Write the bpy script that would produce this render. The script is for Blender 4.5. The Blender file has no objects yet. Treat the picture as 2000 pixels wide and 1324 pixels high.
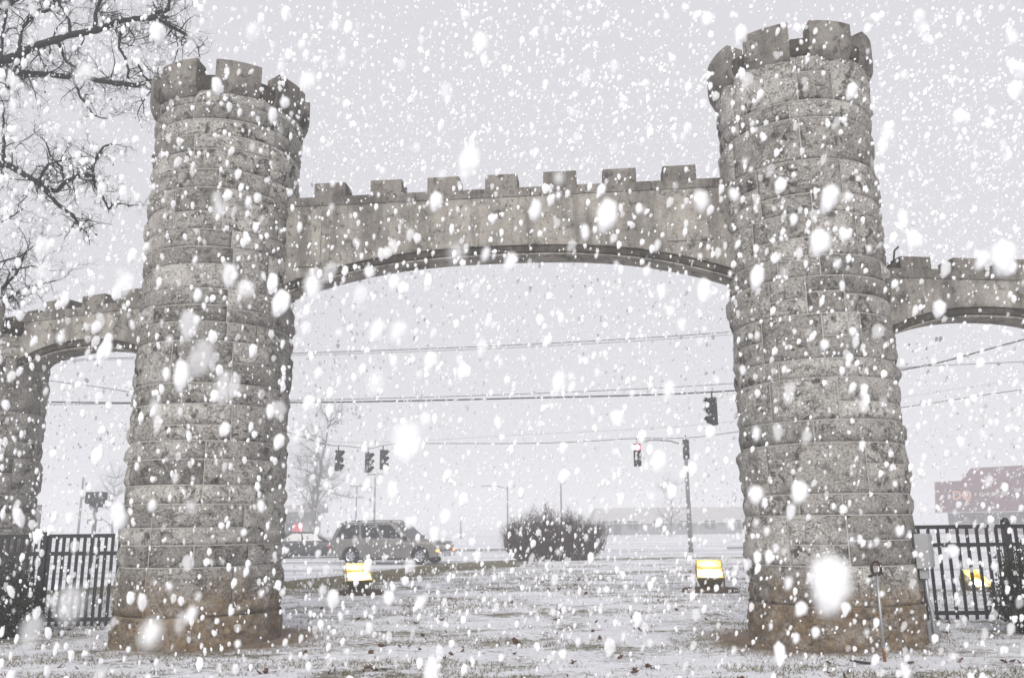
import bpy, math, random
import numpy as np
from mathutils import Vector, Matrix, noise
random.seed(7)
R = math.radians
scene = bpy.context.scene
col = scene.collection

# ------------------------------------------------------------------ camera
FPX, TILT, ROLL, EYE = 1647.92, 0.2149, -0.0106, 1.6
cam_d = bpy.data.cameras.new('camera')
cam = bpy.data.objects.new('camera', cam_d)
col.objects.link(cam)
cam_d.sensor_width = 36.0
cam_d.lens = FPX / 2000.0 * 36.0
cam_d.clip_start = 0.05
cam_d.clip_end = 3000
cam.matrix_world = Matrix.Translation((0, 0, EYE)) @ Matrix.Rotation(math.pi / 2 + TILT, 4, 'X') @ Matrix.Rotation(ROLL, 4, 'Z')
cam_d.dof.use_dof = True
cam_d.dof.focus_distance = 14.0
cam_d.dof.aperture_fstop = 1.6
scene.camera = cam

# ------------------------------------------------------------------ sky, sun, exposure
SUN_EL, SUN_AZ = R(28), R(192)          # azimuth measured from +Y clockwise: behind the photographer
world = bpy.data.worlds.new('World')
scene.world = world
world.use_nodes = True
wn = world.node_tree.nodes
wl = world.node_tree.links
wn.clear()
w_out = wn.new('ShaderNodeOutputWorld')
w_bg = wn.new('ShaderNodeBackground')
w_sky = wn.new('ShaderNodeTexSky')
w_sky.sky_type = 'NISHITA'
w_sky.sun_disc = False
w_sky.sun_elevation = SUN_EL
w_sky.sun_rotation = SUN_AZ
w_bw = wn.new('ShaderNodeRGBToBW')
w_mix = wn.new('ShaderNodeMix')
w_mix.data_type = 'RGBA'
w_mix.inputs['Factor'].default_value = 0.94
w_mix.inputs['B'].default_value = (4.02, 3.99, 4.24, 1)     # even snow cloud over the whole sky
wl.new(w_sky.outputs['Color'], w_bw.inputs['Color'])
wl.new(w_bw.outputs['Val'], w_mix.inputs['A'])
wl.new(w_mix.outputs['Result'], w_bg.inputs['Color'])
w_bg.inputs['Strength'].default_value = 0.1
wl.new(w_bg.outputs['Background'], w_out.inputs['Surface'])

sun_d = bpy.data.lights.new('sun', 'SUN')
sun_d.energy = 1.5
sun_d.angle = R(25)
sun_d.color = (1.0, 0.975, 0.94)
sun = bpy.data.objects.new('sun', sun_d)
col.objects.link(sun)
sdir = Vector((math.sin(SUN_AZ) * math.cos(SUN_EL), math.cos(SUN_AZ) * math.cos(SUN_EL), math.sin(SUN_EL)))
sun.rotation_euler = sdir.to_track_quat('Z', 'Y').to_euler()
sun.location = (0, 0, 30)

scene.view_settings.view_transform = 'Standard'
scene.view_settings.look = 'None'
scene.view_settings.exposure = 0.9
scene.view_settings.gamma = 1.0
scene.view_settings.use_curve_mapping = False
scene.render.engine = 'CYCLES'
scene.cycles.use_denoising = True
scene.cycles.max_bounces = 5
scene.cycles.diffuse_bounces = 3
scene.cycles.volume_bounces = 1
scene.cycles.transparent_max_bounces = 12
scene.cycles.sample_clamp_indirect = 4.0

# ------------------------------------------------------------------ photo pixel -> direction
_ct, _st, _cr, _sr = math.cos(TILT), math.sin(TILT), math.cos(ROLL), math.sin(ROLL)
def ray(px, py):
    a = (px - 1000) / FPX
    b = -(py - 662) / FPX
    X = a * _cr - b * _sr
    Y = a * _sr + b * _cr
    return Vector((X, _ct - Y * _st, _st + Y * _ct))
def onz(px, py, z=0.0):
    d = ray(px, py)
    return Vector((0, 0, EYE)) + d * ((z - EYE) / d.z)
def at(px, py, y):
    d = ray(px, py)
    return Vector((0, 0, EYE)) + d * (y / d.y)

# ------------------------------------------------------------------ materials
def mat(name, build):
    m = bpy.data.materials.new(name)
    m.use_nodes = True
    nt = m.node_tree
    nt.nodes.clear()
    out = nt.nodes.new('ShaderNodeOutputMaterial')
    build(nt, out)
    return m
class N:
    """small node helper"""
    def __init__(s, nt): s.nt = nt
    def n(s, t, **kw):
        x = s.nt.nodes.new(t)
        for k, v in kw.items():
            if k.startswith('i_'):
                x.inputs[k[2:].replace('_', ' ')].default_value = v
            else:
                setattr(x, k, v)
        return x
    def l(s, a, b): s.nt.links.new(a, b)
    def pos(s, scale=(1, 1, 1)):
        g = s.n('ShaderNodeNewGeometry')
        m = s.n('ShaderNodeVectorMath', operation='MULTIPLY')
        s.l(g.outputs['Position'], m.inputs[0])
        m.inputs[1].default_value = scale
        return m.outputs['Vector']
    def noise(s, vec, scale, detail=4, rough=.55, dist=0.0):
        x = s.n('ShaderNodeTexNoise')
        s.l(vec, x.inputs['Vector'])
        x.inputs['Scale'].default_value = scale
        x.inputs['Detail'].default_value = detail
        x.inputs['Roughness'].default_value = rough
        x.inputs['Distortion'].default_value = dist
        return x.outputs['Fac']
    def ramp(s, fac, *stops):
        x = s.n('ShaderNodeValToRGB')
        el = x.color_ramp.elements
        while len(el) < len(stops): el.new(0.5)
        for e, (p, c) in zip(el, stops):
            e.position = p
            e.color = c if len(c) == 4 else (*c, 1)
        s.l(fac, x.inputs['Fac'])
        return x.outputs['Color']
    def mix(s, fac, a, b, mode='MIX'):
        x = s.n('ShaderNodeMix', data_type='RGBA', blend_type=mode)
        for k, v in (('Factor', fac), ('A', a), ('B', b)):
            if isinstance(v, (int, float)): x.inputs[k].default_value = v
            elif isinstance(v, tuple): x.inputs[k].default_value = v if len(v) == 4 else (*v, 1)
            else: s.l(v, x.inputs[k])
        return x.outputs['Result']
    def math(s, op, a, b=0.0, clamp=False):
        x = s.n('ShaderNodeMath', operation=op, use_clamp=clamp)
        for i, v in enumerate((a, b)):
            if isinstance(v, (int, float)): x.inputs[i].default_value = v
            else: s.l(v, x.inputs[i])
        return x.outputs[0]
    def rng(s, v, a, b, c=0.0, d=1.0):
        x = s.n('ShaderNodeMapRange', interpolation_type='SMOOTHSTEP')
        s.l(v, x.inputs['Value'])
        for k, q in zip(('From Min', 'From Max', 'To Min', 'To Max'), (a, b, c, d)):
            x.inputs[k].default_value = q
        return x.outputs['Result']
    def bsdf(s, out, color, rough=.85, bump=None, bstr=.4, bdist=.02, metal=0.0, spec=.3):
        p = s.n('ShaderNodeBsdfPrincipled')
        if isinstance(color, tuple): p.inputs['Base Color'].default_value = (*color[:3], 1)
        else: s.l(color, p.inputs['Base Color'])
        if isinstance(rough, (int, float)): p.inputs['Roughness'].default_value = rough
        else: s.l(rough, p.inputs['Roughness'])
        p.inputs['Metallic'].default_value = metal
        p.inputs['Specular IOR Level'].default_value = spec
        if bump is not None:
            b = s.n('ShaderNodeBump')
            b.inputs['Strength'].default_value = bstr
            b.inputs['Distance'].default_value = bdist
            s.l(bump, b.inputs['Height'])
            s.l(b.outputs['Normal'], p.inputs['Normal'])
        s.l(p.outputs[0], out.inputs['Surface'])
        return p
    def sep_z(s):
        g = s.n('ShaderNodeNewGeometry')
        x = s.n('ShaderNodeSeparateXYZ')
        s.l(g.outputs['Position'], x.inputs[0])
        return x.outputs

def plain(name, color, rough=.7, var=.25, scale=8.0, metal=0.0, bump=0.15, spec=.3):
    def b(nt, out):
        q = N(nt)
        v = q.noise(q.pos(), scale, 5)
        c = q.ramp(v, (.25, tuple(x * (1 - var) for x in color)), (.75, tuple(min(1, x * (1 + var)) for x in color)))
        q.bsdf(out, c, rough, v, bump, .01, metal, spec)
    return mat(name, b)

def stain(q, base, z_hi=1.0, z_lo=0.45):
    """mud and iron stain that has soaked the foot of the masonry"""
    z = q.sep_z()[2]
    n = q.noise(q.pos((1, 1, .6)), 2.2, 6, .6)
    zz = q.math('ADD', z, q.math('MULTIPLY', q.math('SUBTRACT', n, .5), 1.1))
    m = q.rng(zz, z_lo, z_hi, 1.0, 0.0)
    n2 = q.noise(q.pos(), 9, 6, .65)
    brown = q.ramp(n2, (.3, (.09, .058, .028)), (.55, (.25, .17, .088)), (.75, (.44, .34, .21)))
    pm = q.rng(q.noise(q.pos((1, 1, 1.6)), 4.5, 6, .7), .34, .60, .35, .92)
    return q.mix(q.math('MULTIPLY', m, pm), base, brown)

def stone_block(nt, out):
    q = N(nt)
    oi = q.n('ShaderNodeObjectInfo')
    sh = q.n('ShaderNodeVectorMath', operation='ADD')
    q.l(q.pos(), sh.inputs[0])
    q.l(q.math('MULTIPLY', oi.outputs['Random'], 61.0), sh.inputs[1])
    p = sh.outputs['Vector']
    big = q.noise(p, 1.7, 5, .6)
    base = q.ramp(big, (.25, (.36, .348, .328)), (.5, (.49, .476, .452)), (.78, (.60, .585, .56)))
    tone = q.ramp(oi.outputs['Random'], (0.0, (.60, .59, .57)), (.5, (.96, .945, .925)), (1.0, (1.2, 1.19, 1.17)))
    base = q.mix(1.0, base, tone, 'MULTIPLY')
    fine = q.noise(p, 34, 6, .7)
    base = q.mix(.8, base, q.ramp(fine, (.32, (.25, .235, .22)), (.52, (.95, .94, .93)), (.7, (1.3, 1.28, 1.25))), 'MULTIPLY')
    # dark lichen and soot specks
    lich = q.noise(p, 6.5, 9, .72, .6)
    lm = q.rng(lich, .50, .585)
    patch = q.rng(q.noise(p, 1.9, 4, .6), .44, .58)
    base = q.mix(q.math('MULTIPLY', q.math('MULTIPLY', lm, patch), .88), base, (.05, .042, .033))
    run = q.noise(q.pos((5, 5, .5)), 1.0, 4, .6)
    base = q.mix(q.rng(run, .56, .72, 0, .4), base, (.11, .098, .082))
    base = stain(q, base)
    # broken chisel lines: thin, wandering and patchy
    c1 = q.math('ABSOLUTE', q.math('SUBTRACT', q.noise(p, 3.1, 7, .62, .9), .5))
    c2 = q.math('ABSOLUTE', q.math('SUBTRACT', q.noise(q.pos((.7, .7, 1.5)), 6.3, 5, .6, .4), .5))
    line = q.math('MAXIMUM', q.rng(c1, 0.0, .014, 1, 0), q.rng(c2, 0.0, .02, .8, 0))
    line = q.math('MULTIPLY', line, q.rng(q.noise(p, 2.4, 3), .44, .58))
    pit = q.rng(q.noise(p, 17, 6, .75), .36, .50, 1, 0)
    h = q.math('SUBTRACT', q.math('ADD', q.noise(p, 12, 9, .72), q.math('MULTIPLY', fine, .6)), q.math('MULTIPLY', line, .35))
    base = q.mix(q.math('MULTIPLY', line, .6), base, (.06, .05, .04))
    base = q.mix(q.math('MULTIPLY', pit, .45), base, (.10, .088, .07))
    q.bsdf(out, base, .92, h, 1.0, .04)
M_STONE = mat('rock_faced_stone', stone_block)

def mortar(nt, out):
    q = N(nt)
    v = q.noise(q.pos(), 22, 6, .65)
    c = q.ramp(v, (.3, (.27, .255, .235)), (.7, (.47, .45, .42)))
    c = stain(q, c)
    q.bsdf(out, c, .95, v, .5, .01)
M_MORTAR = mat('pale_mortar', mortar)

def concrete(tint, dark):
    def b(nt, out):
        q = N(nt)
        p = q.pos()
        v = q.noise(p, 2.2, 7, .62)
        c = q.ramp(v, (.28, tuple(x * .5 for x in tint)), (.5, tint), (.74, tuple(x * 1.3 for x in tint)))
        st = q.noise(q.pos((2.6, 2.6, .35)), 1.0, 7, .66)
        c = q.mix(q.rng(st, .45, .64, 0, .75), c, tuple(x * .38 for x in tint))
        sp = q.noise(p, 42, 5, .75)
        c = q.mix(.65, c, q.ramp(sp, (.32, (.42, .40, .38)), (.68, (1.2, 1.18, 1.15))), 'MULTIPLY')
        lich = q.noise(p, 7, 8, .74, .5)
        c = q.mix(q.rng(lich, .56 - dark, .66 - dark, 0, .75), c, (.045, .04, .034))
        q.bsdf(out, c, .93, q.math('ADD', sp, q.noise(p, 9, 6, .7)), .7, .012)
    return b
M_CONC = mat('weathered_concrete', concrete((.37, .348, .315), 0.03))
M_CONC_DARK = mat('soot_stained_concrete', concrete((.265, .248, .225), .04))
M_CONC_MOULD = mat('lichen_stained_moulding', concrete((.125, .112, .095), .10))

# ------------------------------------------------------------------ mesh helpers
class MB:
    def __init__(s): s.v = []; s.f = []
    def add(s, vs, fs):
        o = len(s.v)
        s.v += [tuple(x) for x in vs]
        s.f += [tuple(i + o for i in f) for f in fs]
        return s
    def box(s, c, size, M=None, top=1.0, topy=None):
        """box with centre c; top scales the upper face"""
        x, y, z = (k / 2 for k in size)
        ty = top if topy is None else topy
        vs = [Vector((sx * x * (top if sz > 0 else 1), sy * y * (ty if sz > 0 else 1), sz * z)) for sz in (-1, 1) for sy in (-1, 1) for sx in (-1, 1)]
        if M is not None: vs = [M @ v for v in vs]
        c = Vector(c)
        return s.add([v + c for v in vs], [(0, 2, 3, 1), (4, 5, 7, 6), (0, 1, 5, 4), (2, 6, 7, 3), (0, 4, 6, 2), (1, 3, 7, 5)])
    def tube(s, pts, rad, n=6, cap=True):
        pts = [Vector(p) for p in pts]
        if isinstance(rad, (int, float)): rad = [rad] * len(pts)
        o = len(s.v)
        up = Vector((0.13, 0.31, 0.94))
        for i, p in enumerate(pts):
            d = (pts[min(i + 1, len(pts) - 1)] - pts[max(i - 1, 0)])
            if d.length < 1e-9: d = Vector((0, 0, 1))
            d.normalize()
            a = d.cross(up)
            if a.length < .05: a = d.cross(Vector((1, 0, 0)))
            a.normalize()
            b = d.cross(a)
            for k in range(n):
                t = 2 * math.pi * k / n
                s.v.append(tuple(p + (a * math.cos(t) + b * math.sin(t)) * rad[i]))
        for i in range(len(pts) - 1):
            for k in range(n):
                k2 = (k + 1) % n
                s.f.append((o + i * n + k, o + i * n + k2, o + (i + 1) * n + k2, o + (i + 1) * n + k))
        if cap:
            s.f.append(tuple(o + k for k in range(n))[::-1])
            s.f.append(tuple(o + (len(pts) - 1) * n + k for k in range(n)))
        return s
    def lathe(s, prof, n=32, a0=0.0, a1=2 * math.pi, closed=True, c=(0, 0, 0)):
        o = len(s.v)
        m = n if closed else n + 1
        for r, z in prof:
            for k in range(m):
                t = a0 + (a1 - a0) * k / n
                s.v.append((c[0] + r * math.cos(t), c[1] + r * math.sin(t), c[2] + z))
        for i in range(len(prof) - 1):
            for k in range(n):
                k2 = (k + 1) % m
                s.f.append((o + i * m + k, o + i * m + k2, o + (i + 1) * m + k2, o + (i + 1) * m + k))
        return s
    def prism(s, poly, y0, y1):
        """poly in (x, z), extruded along y"""
        n = len(poly)
        vs = [(x, y0, z) for x, z in poly] + [(x, y1, z) for x, z in poly]
        fs = [tuple(range(n)), tuple(range(2 * n - 1, n - 1, -1))]
        fs += [(i, i + n, (i + 1) % n + n, (i + 1) % n) for i in range(n)]
        return s.add(vs, fs)
    def mesh(s, name, m, smooth=False):
        me = bpy.data.meshes.new(name)
        me.from_pydata(s.v, [], s.f)
        if m is not None: me.materials.append(m)
        if smooth: me.polygons.foreach_set('use_smooth', [True] * len(me.polygons))
        me.update()
        return me
    def build(s, name, m, parent=None, smooth=False, bevel=0.0):
        o = bpy.data.objects.new(name, s.mesh(name, m, smooth))
        col.objects.link(o)
        o.parent = parent
        if bevel:
            b = o.modifiers.new('bevel', 'BEVEL')
            b.width = bevel; b.segments = 2; b.limit_method = 'ANGLE'
        return o

def tag(o, label=None, cat=None, group=None, kind=None):
    for k, v in (('label', label), ('category', cat), ('group', group), ('kind', kind)):
        if v: o[k] = v
    return o
def thing(name, loc, label, cat, group=None, rz=0.0, scale=1.0):
    o = bpy.data.objects.new(name, None)
    col.objects.link(o)
    o.empty_display_size = .2
    o.location = loc
    o.rotation_euler = (0, 0, rz)
    o.scale = (scale,) * 3
    return tag(o, label, cat, group)
def copy_tree(o, parent=None):
    c = o.copy()
    col.objects.link(c)
    c.parent = parent
    for ch in list(o.children):
        copy_tree(ch, c)
    return c
def sstep(a, b, x):
    t = max(0.0, min(1.0, (x - a) / (b - a)))
    return t * t * (3 - 2 * t)

# ------------------------------------------------------------------ terrain
TL, TR = Vector((-4.6556, 13.01)), Vector((4.3907, 12.1282))     # centres of the two big towers
edge_px = [(-900, 1215), (-200, 1175), (60, 1155), (230, 1143), (420, 1140), (560, 1135), (700, 1119), (870, 1100), (1000, 1093), (1200, 1090), (1450, 1086), (1560, 1096), (1640, 1110), (1820, 1147), (2000, 1162), (2200, 1185), (2900, 1250)]
LAWN_Z, ROAD_Z = 0.08, -0.2
edge = [onz(a, b, LAWN_Z) for a, b in edge_px]
ed_az = np.array([math.atan2(p.x, p.y) for p in edge])
ed_r = np.array([math.hypot(p.x, p.y) for p in edge])
def lawn_edge(x, y):
    """signed distance-like value: > 0 inside the lawn"""
    return float(np.interp(math.atan2(x, y), ed_az, ed_r)) - math.hypot(x, y)
def ground_z(x, y):
    if y < 0: return 0.0
    z = LAWN_Z * sstep(13.5, 18, y)
    z += 0.025 * noise.noise(Vector((x * .35, y * .35, 3.1))) + 0.012 * noise.noise(Vector((x * 1.7, y * 1.7, 9.1)))
    z -= 0.05 * sstep(-2, -6, x) * sstep(15, 9, y)
    z += 0.06 * sstep(2, 6, x) * sstep(16, 9, y)
    k = sstep(0.0, 0.9, -lawn_edge(x, y))
    return z * (1 - k) + ROAD_Z * k

def lawn_mat(nt, out):
    q = N(nt)
    p = q.pos()
    xyz = q.sep_z()
    snow = q.ramp(q.noise(p, 5, 6), (.3, (.74, .75, .79)), (.7, (.88, .88, .91)))
    # grass and earth that the thin snow has not covered: clumps, streaked sideways like the mown lawn
    g1 = q.noise(q.pos((.75, 1.0, 1)), 1.0, 6, .65, .6)
    g2 = q.noise(q.pos((9, 13, 1)), 1.0, 7, .8)
    g3 = q.noise(p, 70, 3, .7)
    gm = q.math('ADD', q.math('MULTIPLY', g1, .8), q.math('ADD', q.math('MULTIPLY', g2, .75), q.math('MULTIPLY', g3, .35)))
    ba = q.n('ShaderNodeAttribute', attribute_name='bare')
    gm = q.math('ADD', gm, q.math('MULTIPLY', ba.outputs['Fac'], .30))
    thick = q.rng(gm, .955, 1.08, 0, .94)
    grass = q.ramp(q.noise(p, 11, 5, .7), (.3, (.055, .05, .026)), (.5, (.13, .115, .06)), (.7, (.24, .20, .12)))
    c = q.mix(thick, snow, grass)
    # bare brown earth at the inner foot of both towers, where the flood lamps keep the snow off
    for cx, cy, rr in ((TL.x + .42, TL.y - .05, 1.22), (TR.x - .42, TR.y - .02, 1.22)):
        d = q.n('ShaderNodeVectorMath', operation='DISTANCE')
        flat = q.n('ShaderNodeCombineXYZ')
        q.l(xyz[0], flat.inputs[0]); q.l(xyz[1], flat.inputs[1])
        q.l(flat.outputs[0], d.inputs[0])
        d.inputs[1].default_value = (cx, cy, 0)
        dd = q.math('ADD', d.outputs['Value'], q.math('ADD', q.math('MULTIPLY', q.noise(p, 2.6, 4), .7), q.math('MULTIPLY', q.noise(p, 30, 4, .7), .55)))
        m = q.rng(dd, rr + .5, rr + 1.1, .9, 0.0)
        soil = q.ramp(q.noise(p, 26, 6, .7), (.3, (.075, .046, .023)), (.55, (.18, .115, .06)), (.75, (.34, .24, .14)))
        c = q.mix(m, c, soil)
    h = q.math('ADD', q.math('MULTIPLY', g2, .7), q.math('MULTIPLY', g3, .8))
    q.bsdf(out, c, .85, h, .6, .03, spec=.2)
M_LAWN = mat('thin_snow_on_lawn', lawn_mat)

def road_mat(nt, out):
    q = N(nt)
    p = q.pos((.05, .55, 1))
    w = q.noise(p, 1.0, 5, .6)
    f = q.noise(q.pos(), 2.5, 6, .6)
    c = q.ramp(q.math('ADD', q.math('MULTIPLY', w, .8), q.math('MULTIPLY', f, .2)), (.36, (.33, .33, .35)), (.47, (.62, .63, .66)), (.6, (.80, .81, .84)))
    q.bsdf(out, c, .6, f, .3, .02)
M_ROAD = mat('slushy_snow_on_road', road_mat)

def grid_ground():
    xs = sorted(set([round(v, 3) for v in np.concatenate([np.arange(-18, 18.01, .18), np.linspace(-260, -18, 22), np.linspace(18, 260, 22)])]))
    ys = sorted(set([round(v, 3) for v in np.concatenate([np.linspace(-40, 5, 10), np.arange(5, 45, .18), np.linspace(45, 420, 40)])]))
    vs = [(x, y, ground_z(x, y)) for y in ys for x in xs]
    nx = len(xs)
    fl, fr = [], []
    for j in range(len(ys) - 1):
        for i in range(nx - 1):
            q = (j * nx + i, j * nx + i + 1, (j + 1) * nx + i + 1, (j + 1) * nx + i)
            cx, cy = (xs[i] + xs[i + 1]) / 2, (ys[j] + ys[j + 1]) / 2
            inside = cy < 0 or lawn_edge(cx, cy) > -.45 or (abs(cx) < 40 and cy < 9)
            (fl if inside else fr).append(q)
    me = bpy.data.meshes.new('ground')
    me.from_pydata(vs, [], fl + fr)
    me.materials.append(M_LAWN); me.materials.append(M_ROAD)
    me.polygons.foreach_set('material_index', [0] * len(fl) + [1] * len(fr))
    me.polygons.foreach_set('use_smooth', [True] * len(me.polygons))
    at_ = me.attributes.new('bare', 'FLOAT', 'POINT')
    bare = []
    for x, y, z in vs:                       # strip of lawn along the street that the snow has not covered yet
        e = lawn_edge(x, y) if 5 < y < 45 and abs(x) < 20 else -9
        bare.append(sstep(-.3, .5, e) * sstep(8.5, 3.0, e) * sstep(19, 24, y) * sstep(1.5, -1.0, x) + .45 * sstep(-.3, .3, e) * sstep(2.5, .6, e) * sstep(17, 22, y))
    at_.data.foreach_set('value', np.array(bare, dtype=np.float32))
    o = bpy.data.objects.new('ground', me)
    col.objects.link(o)
    return tag(o, kind='structure')
grid_ground()

# snow-filled kerb line where the lawn meets the street
def kerb(pts, name='kerb', h=.1):
    b = MB()
    for a, c in zip(pts[:-1], pts[1:]):
        d = Vector(c) - Vector(a)
        M = Matrix.Rotation(math.atan2(d.y, d.x), 3, 'Z')
        m = (Vector(a) + Vector(c)) / 2
        b.box((m.x, m.y, m.z), (d.length + .02, .18, h + .2), M)
    return tag(b.build(name, M_KERB), kind='structure')
M_KERB = plain('kerb_concrete', (.22, .21, .20), .9, .3, 3)
kerb([(14, 57, ROAD_Z), (25, 58, ROAD_Z), (60, 62, ROAD_Z)])
kerb([(-60, 60, ROAD_Z), (-20, 58.5, ROAD_Z), (6, 58, ROAD_Z)])

# ------------------------------------------------------------------ stone towers
def block_mesh(th0, th1, z0, z1, rad, rng, step=.042):
    """one rock-faced block: dressed margin, bulging chiselled face, sides running back to the core"""
    rm = rad((z0 + z1) / 2)
    w = (th1 - th0) * rm
    h = z1 - z0
    nx, nz = max(6, int(w / step)), max(5, int(h / step))
    B = rng.uniform(.006, .042) * (1.15 if h > .45 else .9)
    seed = Vector((rng.uniform(0, 90), rng.uniform(0, 90), rng.uniform(0, 90)))
    tx, tz = rng.uniform(-.02, .02), rng.uniform(-.02, .02)
    vs, fs = [], []
    for j in range(nz + 1):
        for i in range(nx + 1):
            u, v = i / nx, j / nz
            de = min(u * w, (1 - u) * w, v * h, (1 - v) * h)
            P = Vector((u * w, v * h, 0)) + seed
            e = de + .012 * noise.noise(P * 9)
            prof = sstep(.012, .085, e)
            ridge = 1 - abs(noise.noise(P * 4.2)) * 2
            facet = noise.cell(P * 6.3 + Vector((noise.noise(P * 5) * .6, noise.noise(P * 5 + Vector((7, 3, 1))) * .6, 0)))
            d = prof * (B + tx * (u - .5) * 2 + tz * (v - .5) * 2 + .026 * noise.noise(P * 2.3) + .018 * ridge + .016 * (facet - .5) + .014 * noise.noise(P * 9))
            t = th0 + (th1 - th0) * u
            z = z0 + h * v
            r = rad(z) + max(-.004, d) + (.003 if prof > 0 else 0)
            vs.append((r * math.cos(t), r * math.sin(t), z))
    for j in range(nz):
        for i in range(nx):
            a = j * (nx + 1) + i
            fs.append((a, a + 1, a + nx + 2, a + nx + 1))
    ring = [i for i in range(nx + 1)] + [(j) * (nx + 1) + nx for j in range(1, nz + 1)] + [nz * (nx + 1) + i for i in range(nx - 1, -1, -1)] + [j * (nx + 1) for j in range(nz - 1, 0, -1)]
    o = len(vs)
    for k in ring:
        x, y, z = vs[k]
        rr = math.hypot(x, y)
        s = (rad(z) - .04) / rr
        vs.append((x * s, y * s, z))
    n = len(ring)
    for k in range(n):
        k2 = (k + 1) % n
        fs.append((ring[k2], ring[k], o + k, o + k2))
    return vs, fs

def stone_tower(name, loc, rb, rt, z_foot, z_wall, label, seed, merlon_at, n_merlon=8, back_coarse=True, cat='tower', group=None):
    rng = random.Random(seed)
    root = thing(name, loc, label, cat, group)
    rad = lambda z: rb + (rt - rb) * z / 8.0
    face = math.atan2(-loc[1], -loc[0])            # towards the photographer
    core = MB().lathe([(rad(-.3) - .004, -.3), (rad(z_wall) - .004, z_wall), (0.001, z_wall)], 96)
    core.build('mortar_core', M_MORTAR, root, True)
    # rough footing
    ft = MB()
    nz, nt = 12, 120
    for j in range(nz + 1):
        for k in range(nt):
            t = 2 * math.pi * k / nt
            z = -.25 + (z_foot + .25) * j / nz
            P = Vector((math.cos(t) * 3, math.sin(t) * 3, z * 3)) + Vector((seed, 0, 0))
            r = rad(0) * 1.045 - .028 * sstep(.75, 1.0, j / nz) + .022 * noise.noise(P * 1.1) + .018 * noise.noise(P * 3.7)
            ft.v.append((r * math.cos(t), r * math.sin(t), z))
    for j in range(nz):
        for k in range(nt):
            k2 = (k + 1) % nt
            ft.f.append((j * nt + k, j * nt + k2, (j + 1) * nt + k2, (j + 1) * nt + k))
    ft.build('footing', M_STONE, root, True)
    # courses
    z = z_foot
    pattern = [.52, .30, .62, .28, .50, .64, .27, .66, .30, .56, .26, .62]
    i = rng.randrange(12)
    g = .009
    while z < z_wall - .05:
        h = pattern[i % 12]; i += 1
        if z + h > z_wall - .16: h = z_wall - z
        t = rng.uniform(0, 6.28); end = t + 2 * math.pi
        while t < end - 1e-6:
            w = rng.uniform(.5, 1.35) if h > .4 else rng.uniform(.45, 1.25)
            dt = w / rad(z)
            if end - (t + dt) < .42: dt = end - t
            gt = g / rad(z)
            if h > .45 and rng.random() < .55:
                hs = h * rng.choice((.42, .5, .58))
                spans = [(z, z + hs), (z + hs, z + h)]
            else:
                spans = [(z, z + h)]
            for a, b in spans:
                away = math.cos((t + dt / 2) - face) < -.15
                vs, fs = block_mesh(t + gt, t + dt - gt, a + g, b - g, rad, rng, .11 if away else .042)
                MB().add(vs, fs).build('stone_block', M_STONE, root, True)
            t += dt
        z += h
    # overhanging crown ring and battlements
    rw = rad(z_wall)
    prof = [(rw - .03, z_wall - .10), (rw + .035, z_wall - .06), (rw + .06, z_wall + .0), (rw + .065, z_wall + .17), (rw + .05, z_wall + .18), (rw - .22, z_wall + .18), (rw - .22, z_wall - .10)]
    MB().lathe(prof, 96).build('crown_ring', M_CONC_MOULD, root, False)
    half = R(15.8)
    for k in range(n_merlon):
        a = merlon_at + k * 2 * math.pi / n_merlon
        m = MB()
        ns = 10
        top = z_wall + .41 + rng.uniform(-.012, .012)
        lean = rng.uniform(-.010, .010)
        sec = [(rw - .17, z_wall + .175), (rw + .02, z_wall - .14), (rw + .06, z_wall - .10), (rw + .105, z_wall - .04), (rw + .135, z_wall + .03), (rw + .142, z_wall + .09), (rw + .142, top), (rw - .17, top)]
        ne = len(sec)
        for s in range(ns + 1):
            t = a - half + 2 * half * s / ns
            for j_, (r_, z_) in enumerate(sec):
                zz = z_ + (lean * (s - 5) / 5 if j_ >= 6 else 0)
                r_ += .006 * noise.noise(Vector((t * 6, z_ * 5, k)))
                m.v.append((r_ * math.cos(t), r_ * math.sin(t), zz))
        for s in range(ns):
            for q in range(ne):
                q2 = (q + 1) % ne
                m.f.append((s * ne + q, (s + 1) * ne + q, (s + 1) * ne + q2, s * ne + q2))
        m.f += [tuple(range(ne)), tuple(ns * ne + q for q in range(ne - 1, -1, -1))]
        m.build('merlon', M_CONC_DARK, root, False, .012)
    return root

def cam_dir(c): return math.atan2(-c[1], -c[0])
towerL = stone_tower('stone_tower', (TL.x, TL.y, -.06), 1.140, 1.125, .45, 8.28, 'tall round stone gate tower standing beside the bare tree branches', 11, cam_dir(TL) + R(3), group='round towers of the gateway')
towerR = stone_tower('stone_tower', (TR.x, TR.y, .07), 1.105, 1.095, .45, 8.15, 'tall round stone gate tower with the grey electrical box on its side', 23, cam_dir(TR) + R(-13), group='round towers of the gateway')

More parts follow.
